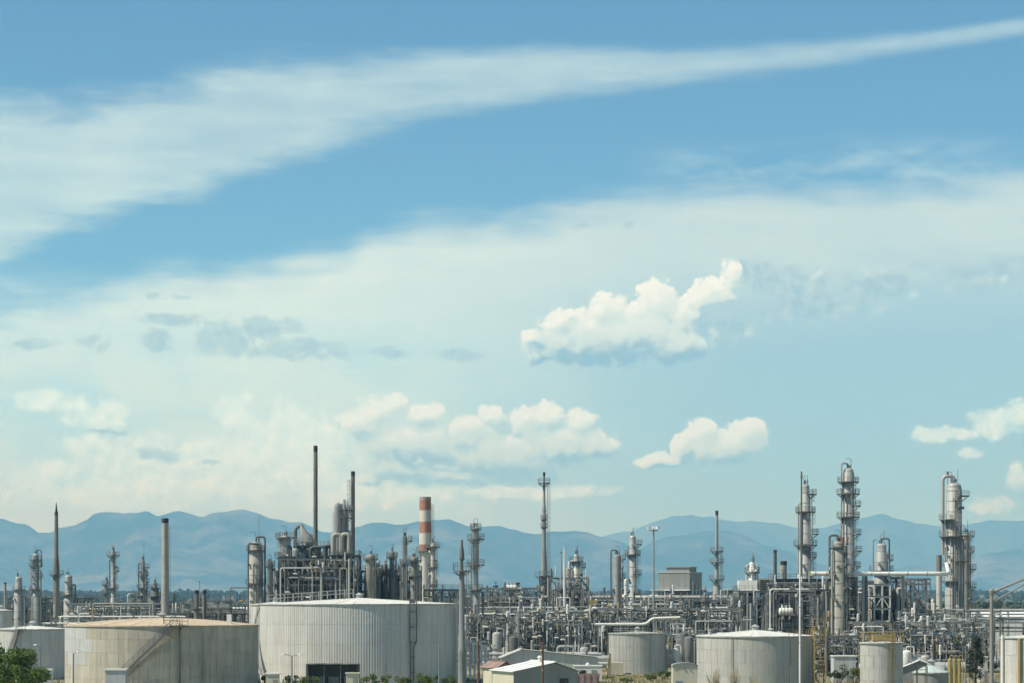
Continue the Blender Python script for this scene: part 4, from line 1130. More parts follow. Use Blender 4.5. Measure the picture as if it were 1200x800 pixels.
MB().tube([(1.2, 0, 0), (0.3, 0, hC * 0.42), (-0.4, 0, hC * 0.66), (-0.9, 0, hC)], [1.5, 1.35, 0.8, 0.35], 14).build('cone', 'stack_lt', cy, smooth=True)
pipe(cy, [(-2.2, 0.4, 0), (-2.3, 0.2, hC * 0.8), (-0.6, 0, hC * 0.95)], 0.4, 'dark', 'duct')
pipe(cy, [(1.8, 0.2, 0), (1.6, 0, hC * 0.5), (0.2, 0, hC * 0.62)], 0.45, 'alu', 'duct')
platform(cy, 1.5, 1.0, 0.9, mat='grate')
hv = thing('vessel', 'pale cone bottomed hopper inside the tall dark frame', 'vessel', (PX(353, DC + 4), DC + 4, 0))
MB().lathe([(0.5, PZ(690, DC)), (2.4, PZ(676, DC)), (2.4, PZ(648, DC)), (1.4, PZ(643, DC)), (0.1, PZ(641, DC))], 16).build('shell', 'clad', hv, smooth=True)
MB().lathe([(0.45, 0), (0.45, PZ(690, DC))], 10).build('standpipe', 'steel', hv, smooth=True)
chimney('stack', 'tallest thin brown stack rising from the tall dark frame', 369.8, DC + 16, 522, 4.8, 5.4, 'stack', caph=1.5, lad=-30, plats=[(645, -180, 180, 0.8)])
chimney('stack', 'tall thin brown stack beside the beige regenerator', 413.6, DC + 16, 552, 4.6, 5.0, 'stack', caph=1.2, lad=-150)
rg = column('regenerator', 'beige regenerator tower with crowded head and twin curved ducts', 402.5, DC, 600, 12, 'beige', [(600, 12.5), (642, 19), (650, 23)], [(606, -180, 180, 1.0), (650, -180, 180, 0.8), (668, -180, 180, 0.9)], -130, [(-60, 612, 640, 1.5, 'dark')], head='steel_lt', mast=3)
for s, xx in ((-1, 395.5), (1, 405.5)):
    x = PX(xx, DC) - PX(402.5, DC); y = -S(9, DC)
    pipe(rg, [(x - 0.9, y, PZ(652, DC)), (x - 0.9, y, PZ(626, DC)), (x + 0.9, y, PZ(626, DC)), (x + 0.9, y, PZ(648, DC))], 0.6, 'beige', 'curved_duct', 10, 1.6)
MB().lathe([(S(4, DC), 0), (S(4, DC), PZ(594, DC))] + dome(S(4, DC), PZ(594, DC), 1.2), 14, (-S(6.5, DC), -1.5, 0)).build('side_shell', 'stack_lt', rg, smooth=True)
tp = MB(); qq = random.Random(3)
for k in range(12):
    x, y = qq.uniform(-2, 1.6), qq.uniform(-1.5, 1.0); h = PZ(qq.uniform(585, 597), DC)
    tp.tube([(x, y, PZ(602, DC)), (x, y, h)], qq.uniform(0.15, 0.4), 7)
tp.build('head_piping', 'alu', rg, smooth=True)
platform(rg, S(7.5, DC), 0.7, PZ(597, DC))
frame('steel_structure', 'dark frame round the foot of the beige regenerator', 387, 419, DC - 4, [650, 661, 672, 684, 696], 12, 4, 3, 'dark', 0.5, pipes=45, seed=31, bits=25, pw=0.34, pipe_mats=('dark', 'steel', 'frame', 'alu'))
column('tower', 'beige tower with narrowed base right of the regenerator', 434, DC - 8, 649, 11, 'beige', [(649, 11), (690, 9)], [(654, -180, 180, 0.7), (668, -60, 60, 0.9)], -40, [(0, 660, 706, 1.6, 'dark')])
frame('steel_structure', 'grey frame of pipes between beige tower and the red and white chimney', 418, 492, DC + 10, [668, 680, 692, 702], 10, 8, 2, 'frame', 0.5, pipes=60, seed=41, bits=30, pw=0.3)
column('tower', 'slim grey green tower between beige tower and dark masted tower', 459.5, DC + 4, 646, 6, 'steel', None, [(652, -180, 180, 0.7), (672, -180, 180, 0.7)], -60, [(-10, 655, 706, 1.4, 'dark')], mast=2)
column('tower', 'dark narrow tower with tall mast and side bracket platforms', 474.5, DC - 10, 628, 6.5, 'dark', [(628, 5.5), (660, 7)], [(633, -60, 60, 1.2), (660, -180, 180, 0.7)], -110, [(-70, 640, 708, 1.6, 'steel')], mast=2.4)
column('tower', 'grey tower with railed crown just left of the red and white chimney', 485.5, DC - 6, 652, 8.5, 'steel', None, [(656, -180, 180, 1.0), (674, -180, 180, 0.7)], -60, [(-20, 662, 706, 1.5, 'clad')], over=(0, 660, 1.0, 'rail'))
for i, (px, y, w, m) in enumerate(((444, 664, 5, 'steel_lt'), (452, 660, 4, 'dark'), (468, 668, 4.5, 'clad'))):
    column('vessel_tower', ('short pale vessel tower in the grey pipe frame', 'short dark vessel tower in the grey pipe frame', 'short silver vessel tower in the grey pipe frame')[i], px, DC + 6, y, w, m, None, [(y + 10, -180, 180, 0.6)], -90)

# red and white chimney
DR = 720
rc = chimney('chimney', 'broad chimney banded red and white', 498.3, DR, 582, 13.4, 15.2, 'cream', plats=(), lad=-20, cap='stack_lt', caph=0.6, cat='chimney', straps=False)
rr_ = lambda y: (S(13.4, DR) + (S(15.2, DR) - S(13.4, DR)) * (PZ(582, DR) - PZ(y, DR)) / PZ(582, DR)) / 2 + 0.03
for (ya, yb) in ((585, 597.5), (611, 624), (637.5, 646)):
    MB().lathe([(rr_(yb), PZ(yb, DR)), (rr_(ya), PZ(ya, DR))], 24, cap=False).build('red_band', 'red', rc, smooth=True)
platform(rc, rr_(645), 0.8, PZ(645, DR))
column('tower', 'slim cream tower touching the red and white chimney', 507.5, DR - 25, 636, 5.5, 'cream', None, [(640, -180, 180, 1.3), (664, -180, 180, 0.8), (684, -180, 180, 0.6)], -30, [(180, 650, 708, 1.4, 'dark')], mast=2)
frame('steel_structure', 'brown roofed pipe frame behind the large pale tank, right of chimney', 497, 545, DC + 40, [690, 698], 10, 5, 2, 'frame', 0.4, pipes=30, seed=45, bits=20)

# flare mast in front of the large pale tank
DM = 413
fm = thing('flare_stack', 'dark green grey vent mast with cone tip standing before the large pale tank', 'vent mast', (PX(541.2, DM), DM, 0))
zz = lambda y: PZ(y, DM)
MB().lathe([(0.75, 0), (0.62, 0.8), (0.52, zz(770)), (0.66, zz(765)), (0.66, zz(760)), (0.5, zz(757)), (0.46, zz(700)), (0.42, zz(668))], 14).build('shaft', 'frame', fm, smooth=True)
MB().lathe([(0.22, zz(668)), (0.22, zz(657)), (0.44, zz(655)), (0.36, zz(646)), (0.20, zz(638)), (0.18, zz(632))], 12).build('tip', 'dark', fm, smooth=True)
platform(fm, 0.42, 0.98, zz(668), rail=1.25)
ladder(fm, 0.75, -0.1, 0.3, zz(667), 0)

# ================================================================== middle of the works
DW = 560
column('tower', 'slim grey column with three ring platforms right of the vent mast', 557.5, DW, 617, 8, 'steel_lt', [(617, 7.5), (663, 6.5), (690, 9)], [(619, -180, 180, 0.5), (631, -180, 180, 1.2), (661, -180, 180, 1.2), (690, -180, 180, 0.9)], -140, [(-150, 640, 740, 1.0, 'steel')], mast=2)
chimney('stack', 'dark thin stack with white drum at its shoulder', 607, 590, 682, 4.4, 4.6, 'dark', caph=0.6, plats=[(700, -180, 180, 0.8), (720, -180, 180, 0.7)])
vessel_h(None, 'drum', 'white drum high beside the dark thin stack', PX(599, 592), 592, PZ(697, 592), 2.6, 0.75, 0, 'white')
chimney('flare_stack', 'tall stepped grey stack with crossbar platform near its tip', 637.6, 640, 553, 3.0, None, 'stack_lt', [(553, 2.6), (592, 3.4), (594, 4.6), (622, 4.6), (640, 4.4), (655, 6.2), (680, 7.0), (None, 8.5)], [(565.5, -180, 180, 1.2), (608, -180, 180, 0.35), (617, -180, 180, 0.35), (674, -180, 180, 1.6)], -30, 'soot', 1.0)
frame('steel_structure', 'narrow dark lattice tower strapped to the tall stepped stack', 633, 645, 632, [675, 684, 693, 702, 711, 720, 729, 738, 747], 3, 1, 1, 'frame', 0.8, floors=True, pipes=10, seed=51, pw=0.3)
chimney('stack', 'slender bright white vent pipe between the stepped stack and a silver column', 661.5, 585, 641, 2.0, None, 'white', [(641, 1.8), (672, 2.6), (None, 3.2)], cap='white', caph=0.4, straps=False)
chimney('stack', 'thin grey vent pipe just left of the bright white one', 657.5, 588, 646, 1.1, 2.6, 'stack_lt', caph=0.4, straps=False, plats=[(690, -180, 180, 0.8)])
column('tower', 'silver column with railed crown and bent white pipe in mid works', 675.5, 600, 649, 8.5, 'alu', [(649, 6), (658, 8.5)], [(657, -180, 180, 1.0), (664, -60, 60, 1.3), (700, -180, 180, 0.9)], -20, [(-150, 668, 760, 2, 'steel_lt'), (-60, 664, 760, 1.6, 'ochre')], mast=2)
column('tower', 'dull grey column joined by a white elbow to the silver column', 667, 606, 664, 8.5, 'stack_lt', None, [(700, -180, 180, 0.8)], -120, over=(0, 690, 3.2, 'white'))
column('tower', 'grey column with black hooked pipe on its left side', 723.5, 620, 649, 8.6, 'stack_lt', None, [(654, -40, 80, 1.1), (676, -40, 60, 1.1)], -20, [(10, 664, 700, 1.4, 'steel')], over=(180, 702, 1.7, 'dark'))
column('vessel_tower', 'slim white column between two taller grey columns', 733.5, 612, 678, 4.4, 'white', None, [], None, [(175, 690, 745, 2.5, 'dark')], davit=False)
column('tower', 'grey column with silver head and right hand ledges by the light mast', 741.5, 650, 627, 9, 'steel_lt', [(627, 7.5), (640, 9), (700, 10.5)], [(637, -70, 70, 1.6), (649, -180, 180, 1.0), (672, -90, 80, 1.3), (695, -90, 80, 1.3)], -10, [(195, 640, 740, 1.2, 'steel')], head='alu')
lm = thing('light_mast', 'tall thin floodlight mast with clustered lamps above the small ribbed tank', 'light mast', (PX(766, 530), 530, 0))
zl = PZ(619, 530)
MB().lathe([(0.34, 0), (0.22, zl * 0.5), (0.15, zl)], 10).build('pole', 'rail', lm, smooth=True)
MB().lathe([(0.9, zl - 0.5), (0.95, zl - 0.4), (0.9, zl - 0.3)], 12).build('ring', 'rail', lm)
for k in range(6):
    a = R(60 * k + 15); c = Vector((1.0 * math.cos(a), 1.0 * math.sin(a), zl + 0.15))
    MB().bar((0, 0, zl - 0.4), c, 0.08).box(c, (0.55, 0.4, 0.5), a).build('floodlight', 'lamp', lm)

# boiler house
DB = 850
bh = thing('boiler_house', 'big grey clad box of a boiler house on dark legs with roof monitor', 'building', (PX(797, DB), DB, 0), R(-26))
zb, zt_, zm = PZ(690.5, DB), PZ(671, DB), PZ(665, DB)
wF, wD = 11.2, 10.5
MB().box((0, 0, (zb + zt_) / 2), (wF - 0.1, wD - 0.1, zt_ - zb)).build('core', 'cladding', bh)
pf = MB().box((0, 0, 0), (wF / 6 - 0.03, 0.16, zt_ - zb + 0.1)).mesh('cladding_panel', 'cladding')
ps = MB().box((0, 0, 0), (0.16, wD / 6 - 0.03, zt_ - zb + 0.1)).mesh('cladding_panel', 'cladding')
for k in range(6):
    inst('cladding_panel', pf, bh, (-wF / 2 + wF * (k + 0.5) / 6, -wD / 2, (zb + zt_) / 2))
    for s in (-1, 1): inst('cladding_panel', ps, bh, (s * wF / 2, -wD / 2 + wD * (k + 0.5) / 6, (zb + zt_) / 2))
rf = MB().box((0, 0, zt_ + 0.15), (wF + 0.5, wD + 0.5, 0.3)).build('roof', 'frame_lt', bh)
MB().box((0.3, 0.5, (zt_ + zm) / 2 + 0.15), (wF * 0.72, wD * 0.6, zm - zt_)).build('roof_monitor', 'shed_grey', rf)
MB().box((0.3, 0.5, zm + 0.25), (wF * 0.78, wD * 0.68, 0.2)).build('monitor_roof', 'frame_lt', rf)
MB().box((-0.8, -wD / 2 - 0.8, zb - 0.15), (wF + 2.4, 1.8, 0.3)).build('canopy', 'roof_white', bh)
for i in range(6):
    for y in (-wD / 2 + 0.3, 0, wD / 2 - 0.3):
        MB().box((-wF / 2 + wF * i / 5, y, zb / 2), (0.4, 0.4, zb)).build('leg', 'frame', bh)
MB().box((0, 0.3, zb * 0.86), (wF - 0.6, wD - 0.8, zb * 0.25)).build('louvre_box', 'dark', bh)
for i in range(5): MB().tube([(-wF / 2 + 1 + i * 2.3, -wD / 2 + 0.2, 0), (-wF / 2 + 1 + i * 2.3, -wD / 2 + 0.2, zb * 0.95)], 0.4, 8).build('duct', 'steel_lt', bh)
for i in range(4): MB().tube([(wF / 2 + 0.5 + 0.4 * i, -wD / 2 + 2 * i + 1, 0), (wF / 2 + 0.5 + 0.4 * i, -wD / 2 + 2 * i + 1, zb + 3 - i)], 0.45, 8).build('duct', 'steel_lt', bh)
chimney('stack', 'slim stack with three ring platforms and bulging foot right of the boiler house', 840, 760, 598, 3.6, None, 'stack_lt', [(598, 3.4), (640, 3.8), (682, 5.0), (688, 9.0), (700, 9.5), (None, 10)], [(645, -180, 180, 1.4), (658, -180, 180, 1.5), (678, -180, 180, 1.6)], -40, 'soot', 1.4)
hs = thing('shed', 'tiny dark box on posts right of the slim ringed stack', 'shed', (PX(854, 765), 765, 0))
z0, z1 = PZ(700, 765), PZ(691, 765)
MB().box((0, 0, (z0 + z1) / 2), (2.6, 2.6, z1 - z0)).build('wall', 'dark', hs); MB().box((0, 0, z1 + 0.15), (3.0, 3.0, 0.3)).build('roof', 'roof_white', hs)
for x in (-1.1, 1.1):
    for y in (-1.1, 1.1): MB().box((x, y, z0 / 2), (0.3, 0.3, z0)).build('leg', 'frame', hs)

# ================================================================== right-hand unit
DU = 560
frame('steel_structure', 'pale braced frame under the white panelled box in the right unit', 865, 908, DU, [692, 706], 11, 4, 3, 'frame_lt', 0.55, pipes=46, seed=61, bits=30, pw=0.3, pipe_mats=('alu', 'steel', 'dark', 'white', 'clad'))
frame('steel_structure', 'dark crowded pipe frame between white panelled box and tall ledged tower', 908, 976, DU + 4, [678, 690, 704, 718, 730], 12, 6, 3, 'dark', 0.5, pipes=110, seed=62, bits=60, pw=0.34, pipe_mats=('dark', 'dark', 'steel', 'alu', 'frame', 'clad'))
wb = thing('enclosure', 'white sloped panel enclosure on the pale braced frame', 'enclosure', (PX(877.5, DU), DU + 0.5, PZ(692, DU) + 0.1))
hW, wW = S(12, DU), S(21, DU)
for k in range(4):
    MB().add([(-wW / 2 + wW * k / 4 + 0.02, 0, 0), (-wW / 2 + wW * (k + 1) / 4 - 0.02, 0, 0), (-wW / 2 + wW * (k + 1) / 4 - 0.02, 0.5, hW), (-wW / 2 + wW * k / 4 + 0.02, 0.5, hW),
              (-wW / 2 + wW * k / 4 + 0.02, 0.2, 0), (-wW / 2 + wW * (k + 1) / 4 - 0.02, 0.2, 0), (-wW / 2 + wW * (k + 1) / 4 - 0.02, 0.7, hW), (-wW / 2 + wW * k / 4 + 0.02, 0.7, hW)],
             [(0, 1, 2, 3), (7, 6, 5, 4), (0, 3, 7, 4), (1, 5, 6, 2), (3, 2, 6, 7), (0, 4, 5, 1)]).build('panel', 'tank_roof', wb)
MB().box((0, 3.8, hW / 2), (wW - 0.1, 6, hW - 0.1)).build('core', 'tank_roof', wb)
lv = thing('louvre_bank', 'black louvred fan bank beside the white panel enclosure', 'air cooler', (PX(898.5, DU), DU, PZ(692, DU) + 0.1))
for k in range(7):
    z = 0.25 + k * S(14, DU) / 7
    MB().add([(-S(9, DU), -0.35, z - 0.2), (S(9, DU), -0.35, z - 0.2), (S(9, DU), 0.1, z + 0.15), (-S(9, DU), 0.1, z + 0.15), (-S(9, DU), -0.3, z - 0.24), (S(9, DU), -0.3, z - 0.24), (S(9, DU), 0.15, z + 0.11), (-S(9, DU), 0.15, z + 0.11)], [(0, 1, 2, 3), (7, 6, 5, 4), (0, 4, 5, 1), (3, 2, 6, 7), (0, 3, 7, 4), (1, 5, 6, 2)]).build('louvre', 'dark', lv)
MB().box((0, 3, S(14, DU) / 2), (S(18, DU), 5.4, S(14, DU))).build('casing', 'dark', lv)
column('vessel_tower', 'white knobbly vessel with pipes on top of the white panel enclosure', 881.5, DU + 5, 658, 8, 'white', [(658, 7), (664, 9)], [(670, -180, 180, 0.8)], None, [(190, 662, 690, 2.2, 'alu'), (-30, 662, 690, 2.0, 'steel_lt'), (-100, 668, 690, 1.5, 'white')])
chimney('stack', 'short black stack above the louvred fan bank', 908.3, DU + 8, 644, 4.0, 4.2, 'dark', caph=0.6)
chimney('stack', 'short pale stack with dark rim beside the short black one', 918.3, DU + 10, 657, 7.6, 7.6, 'stack_lt', caph=0.9)
column('tower', 'tall pale tower with side riser, left of the two tallest right towers', 944, 600, 567, 11.5, 'clad', [(567, 9), (580, 11.5), (606, 12.5), (640, 14)], [(578.5, -80, 80, 1.7), (599, -180, 180, 1.2), (625, -60, 60, 1.8), (638, -180, 180, 1.5), (652, -60, 60, 1.2)], -8, [(-160, 590, 745, 2, 'clad'), (-140, 598, 745, 1.5, 'steel_lt'), (-60, 610, 745, 1.4, 'steel')], mast=2)
chimney('stack', 'thin vent stack with fat tip hugging the tall pale tower', 939.2, 594, 552, 2.4, None, 'stack', [(552, 1.6), (555, 2.6), (560, 2.6), (561, 1.8), (None, 2.2)], caph=0.4, straps=False)
column('tower', 'tallest right tower with many ledges down its right side', 994, 600, 548, 14.5, 'clad', [(548, 12.5), (553, 14.2), (600, 15), (650, 15.5)], [(564, -180, 180, 1.1), (578, -180, 180, 1.3), (592, -60, 50, 1.6), (605, -180, 180, 1.2), (625, -60, 50, 1.6), (645, -60, 50, 1.8), (663, -60, 50, 1.4)], 0, [(-150, 575, 740, 1.6, 'steel'), (-125, 585, 740, 1.2, 'clad')], mast=2, over=(-150, 570, 2, 'clad'))
column('tower', 'fat tan column with red valves on its head and hooked pipe', 982.5, 545, 633, 17, 'beige', [(633, 13), (643, 16.5), (700, 18)], [(640, -180, 180, 0.8), (660, -60, 100, 0.9), (688, -60, 100, 1.0)], -20, [(-140, 645, 745, 2.2, 'beige'), (-35, 650, 745, 2.0, 'dark'), (-20, 640, 745, 1.4, 'steel')], over=(185, 672, 2.6, 'dark'), nozzles=10)
rv = [o for o in col.objects if o.get('label', '').startswith('fat tan column')][0]
qq = random.Random(9)
for k in range(5):
    x, y = qq.uniform(-0.2, 2.0), qq.uniform(-1.4, -0.3)
    MB().tube([(x, y, PZ(638, 545)), (x, y, PZ(632, 545))], 0.12, 7).lathe([(0.2, 0), (0.25, 0.3), (0.12, 0.6)], 8, (x, y, PZ(632, 545))).build('red_valve', 'flag_red', rv)
frame('steel_structure', 'dark stair scaffold right of the fat tan column', 988, 1004, 552, [676, 686, 696, 706, 716, 726, 736], 7, 2, 2, 'dark', 0.8, pipes=26, seed=64, bits=15, pw=0.34, pipe_mats=('dark', 'steel', 'frame', 'alu'))
frame('steel_structure', 'dark pipe frame left of the fat tan column', 955, 974, 548, [690, 704, 718, 732], 8, 2, 2, 'dark', 0.7, pipes=40, seed=65, bits=25, pw=0.36, pipe_mats=('dark', 'steel', 'frame', 'alu', 'clad'))
column('tower', 'drum topped tower standing in a white painted steel frame', 1033, 565, 636, 15, 'clad', [(636, 11.5), (646, 15.5), (669, 17)], [(655, -60, 90, 1.2), (668, -180, 180, 1.2)], -10, [(-60, 648, 690, 1.4, 'dark'), (180, 632, 668, 1.2, 'rail')], over=(8, 656, 2, 'dark'), mast=3)
frame('steel_structure', 'white painted steel frame about the drum topped tower', 1024.5, 1043, 556, [684, 698, 712, 726], 8, 2, 1, 'white', 0.5, pipes=16, seed=66, bits=8, rails=False, pw=0.25, pipe_mats=('dark', 'steel', 'alu'))
frame('steel_structure', 'dark twin frame right of the white painted frame', 1043.5, 1057, 558, [676, 698, 712, 726], 8, 1, 1, 'dark', 1.0, pipes=18, seed=67, bits=10, pw=0.35, pipe_mats=('dark', 'steel', 'alu'))
frame('steel_structure', 'spindly grey gantry with crossed stays between two steel frames and beige stack', 1062, 1090, 575, [677, 683, 706, 722], 5, 3, 1, 'frame', 0.9, floors=False, pipes=6, seed=68, pw=0.2, postw=0.22)
# the long overhead line
DP = 552
ol = thing('overhead_pipeline', 'long thick white pipe crossing high between the right hand towers', 'pipeline', (PX(948, DP), DP - 4, 0))
zp = PZ(672, DP)
pts = [(0, 0, zp), (S(24, DP), 0, zp)]
pipe(ol, pts, S(2.6, DP), 'white', 'pipe', 12)
pipe(ol, [(S(42, DP), 0, zp), (S(150, DP), 0, zp), (S(163, DP), 3, zp), (S(163, DP), 6, PZ(660, DP))], S(2.4, DP), 'white', 'pipe', 12, 1.4)
for xx in (60.5, 64, 107): MB().box((S(xx, DP), 0, (zp - 0.5) / 2), (0.55, 0.55, zp - 0.5)).build('post', 'dark' if xx != 60.5 else 'frame_lt', ol)
cl = MB()
for xx in (5, 18, 48, 70, 90, 112, 135): cl.tube([(S(xx, DP) - 0.12, 0, zp), (S(xx, DP) + 0.12, 0, zp)], S(2.9, DP), 12)
cl.build('collar', 'steel_lt', ol)
chimney('stack', 'plain beige pipe stack left of the silver double tower', 1100.5, 575, 650, 6.4, 7.0, 'cream', caph=4.0, cap='stack')
dt = column('tower', 'big silver tower with looped head pipe and wide ring platform', 1118, 590, 565, 19, 'clad', [(565, 17), (572, 18.5), (626, 20), (690, 21)], [(580.5, -80, 70, 1.7), (608, 110, 250, 1.6), (627.5, -180, 180, 1.5), (657, -90, 90, 1.6), (660, 130, 230, 1.2), (680, 150, 280, 1.0)], -100, [(-95, 590, 760, 1.8, 'steel'), (-75, 612, 760, 1.3, 'stack_lt'), (-60, 600, 760, 1.4, 'steel'), (-118, 630, 760, 1.2, 'clad'), (-40, 632, 760, 2.0, 'steel'), (205, 610, 672, 1.6, 'steel')], over=(178, 650, 4.0, 'clad'), mast=3, nozzles=6)
column('tower', 'slender grey twin fused to the right flank of the big silver tower', 1132, 596, 624, 8, 'steel', None, [(627, -70, 70, 1.2), (645, -60, 60, 1.2), (666, -60, 60, 1.6), (687, -60, 60, 1.6)], 5, [(-40, 640, 760, 1.5, 'dark')], mast=3)
bc = thing('beacon', 'tiny red beacon on a rod above the big silver tower', 'beacon', (PX(1110.5, 590), 590, PZ(563, 590) - 1.2))
MB().tube([(0, 0, 0), (0, 0, S(13, 590))], 0.07, 6).build('rod', 'rail', bc); MB().lathe([(0.2, S(13, 590)), (0.3, S(14, 590)), (0.25, S(16, 590)), (0.05, S(17, 590))], 8).build('lamp', 'flag_red', bc)

# ================================================================== pipe racks and low equipment
pipe_rack('pipe_rack', 'dense rack of white and grey pipes below the tall stepped stack', 548, 716, 575, [712, 720, 729, 740, 750], 7, 8, 'frame_lt', 71, 7, (0.12, 0.36))
pipe_rack('pipe_rack', 'long rack of pale pipes running in front of the boiler house', 690, 872, 640, [700, 709, 718], 7, 9, 'frame_lt', 72, 7, (0.14, 0.42), ('alu', 'white', 'steel_lt', 'alu', 'cream'))
pipe_rack('pipe_rack', 'lower rack of pale pipes beyond the small ribbed tank', 700, 866, 545, [727, 738, 748], 6, 8, 'frame_lt', 73, 6, (0.12, 0.34))
pipe_rack('pipe_rack', 'short rack of stacked pipes seen between two grey tanks', 770, 824, 520, [744, 750, 757, 764], 5, 6, 'frame_lt', 74, 5, (0.1, 0.24), ('alu', 'steel_lt', 'white', 'steel'))
pipe_rack('pipe_rack', 'wide rack of mixed pipes at the foot of the big silver tower', 1044, 1215, 560, [716, 726, 736], 7, 9, 'frame', 75, 7, (0.14, 0.4), ('alu', 'steel', 'clad', 'dark', 'steel_lt'))
pipe_rack('pipe_rack', 'low rack of crowded pipes before the big silver tower', 1056, 1150, 500, [742, 750, 758], 6, 7, 'frame_lt', 76, 6, (0.1, 0.3), ('alu', 'steel', 'clad', 'steel_lt', 'white'))
pipe_rack('pipe_rack', 'dark rack of pipes below the fat tan column', 955, 1025, 500, [752, 760, 768], 6, 7, 'dark', 77, 6, (0.12, 0.34), ('dark', 'steel', 'alu', 'dark'))
pipe_rack('pipe_rack', 'ground level run of big pale pipes behind the gabled shed', 540, 715, 470, [768, 774], 6, 10, 'concrete', 78, 6, (0.2, 0.5), ('steel_lt', 'white', 'clad', 'alu'))
frame('steel_structure', 'grey pipe structure right of the large pale tank', 536, 606, 590, [700, 712, 724, 738], 10, 7, 2, 'frame', 0.5, pipes=105, seed=81, bits=60, pw=0.2, pipe_mats=('steel', 'alu', 'dark', 'white', 'clad'))
frame('steel_structure', 'grey pipe structure round the silver column in mid works', 643, 712, 612, [704, 716, 728, 742], 10, 7, 2, 'frame', 0.5, pipes=120, seed=82, bits=70, pw=0.2, pipe_mats=('steel', 'alu', 'dark', 'white', 'steel_lt'))
frame('steel_structure', 'dark low structure with green housings behind the hooked pipe column', 688, 732, 680, [700, 708, 722], 10, 4, 2, 'dark', 0.3, pipes=24, seed=83, bits=20, pw=0.3)
frame('steel_structure', 'busy pale pipe structure below the slim ringed stack', 800, 868, 600, [703, 714, 726, 738], 9, 6, 2, 'frame_lt', 0.4, pipes=135, seed=84, bits=80, pw=0.2, pipe_mats=('alu', 'white', 'steel_lt', 'dark', 'steel'))
frame('steel_structure', 'grey pipe structure packed in front of the boiler house legs', 740, 805, 690, [703, 712, 722, 733], 9, 6, 2, 'frame', 0.4, pipes=105, seed=85, bits=50, pw=0.2, pipe_mats=('alu', 'steel', 'dark', 'white'))
frame('steel_structure', 'jumbled grey structure between drum topped tower and silver tower', 1058, 1112, 540, [722, 734, 746, 757], 9, 5, 2, 'frame_lt', 0.4, pipes=120, seed=86, bits=80, pw=0.2, pipe_mats=('alu', 'white', 'steel_lt', 'dark', 'steel'))
frame('steel_structure', 'low grey structure right of the silver tower foot', 1124, 1164, 530, [730, 742, 754], 8, 4, 2, 'frame', 0.4, pipes=75, seed=87, bits=50, pw=0.2, pipe_mats=('alu', 'steel', 'dark', 'clad'))

pl = thing('pipeline', 'thick white pipe that steps up beside the light mast', 'pipeline', (PX(697, 512), 512, 0))
pipe(pl, [(0, 0, PZ(731, 512)), (S(60, 512), 0, PZ(731, 512)), (S(67, 512), 0, PZ(724, 512)), (S(100, 512), 0, PZ(723, 512))], 0.27, 'white', 'pipe', 10, 0.8)
for xx in (4, 30, 56, 72, 96): MB().box((S(xx, 512), 0, (PZ(731 if xx < 62 else 724, 512) - 0.4) / 2), (0.25, 0.25, PZ(731 if xx < 62 else 724, 512) - 0.4)).build('post', 'frame_lt', pl)
gh = thing('housing', 'dark green equipment housing behind the hooked pipe column', 'housing', (PX(708, 660), 660, 0))
MB().box((0, 0, PZ(716, 660) / 2), (S(30, 660), 5, PZ(716, 660))).build('base', 'dark', gh); MB().box((0, 0, (PZ(716, 660) + PZ(703, 660)) / 2), (S(30, 660), 5.3, PZ(703, 660) - PZ(716, 660))).build('wall', 'green_eq', gh)
yp = thing('sign_panel', 'yellow panel high on the mid works structure', 'panel', (PX(694, 605), 605, 0)); MB().box((0, 0, PZ(706, 605)), (S(13, 605), 0.3, S(6, 605))).build('board', 'yellow', yp)
for x in (-1, 1): MB().box((x, 0.3, PZ(706, 605) / 2), (0.2, 0.2, PZ(706, 605))).build('post', 'frame', yp)

def fill(n, px0, px1, D0, D1, seed, kinds, zmax, where):
    q = random.Random(seed)
    for k in range(n):
        D = q.uniform(D0, D1); x = PX(q.uniform(px0, px1), D); kind = q.choice(kinds)
        if kind == 'v': vessel_v('process_vessel', 'grey upright vessel on four legs ' + where, x, D, 0, q.uniform(3.5, zmax), q.uniform(0.6, 1.2), q.choice(('steel_lt', 'clad')), True, 'grey upright vessels ' + where)
        elif kind == 'w': vessel_v('process_vessel', 'white upright vessel on four legs ' + where, x, D, 0, q.uniform(3.0, zmax * 0.9), q.uniform(0.6, 1.0), 'white', True, 'white upright vessels ' + where)
        elif kind == 'd': vessel_v('process_vessel', 'dark upright vessel on four legs ' + where, x, D, 0, q.uniform(4.5, zmax * 1.2), q.uniform(0.5, 1.0), 'dark', True, 'dark upright vessels ' + where)
        elif kind == 'x': exchanger('heat_exchanger', 'silver heat exchanger lying on saddles ' + where, x, D, 0, q.uniform(4, 7), q.uniform(0.5, 0.8), q.uniform(-0.2, 0.2), 'alu', 'silver heat exchangers ' + where)
        elif kind == 'h': vessel_h(None, 'drum', 'pale horizontal drum on saddles ' + where, x, D, 0, q.uniform(4, 8), q.uniform(0.8, 1.3), q.uniform(-0.15, 0.15), 'steel_lt', 'drum', 'pale horizontal drums ' + where)
fill(20, 545, 710, 485, 560, 1, 'vwxhdd', 9, 'below the tall stepped stack')
fill(12, 776, 822, 490, 515, 2, 'vwwd', 7, 'between the small ribbed and smooth grey tanks')
fill(12, 955, 1010, 470, 495, 3, 'vwxhd', 6, 'below the fat tan column')
fill(22, 1056, 1165, 455, 525, 4, 'vwxhd', 7, 'at the foot of the big silver tower')
fill(14, 700, 870, 550, 590, 5, 'vxhwdd', 10, 'in front of the boiler house')
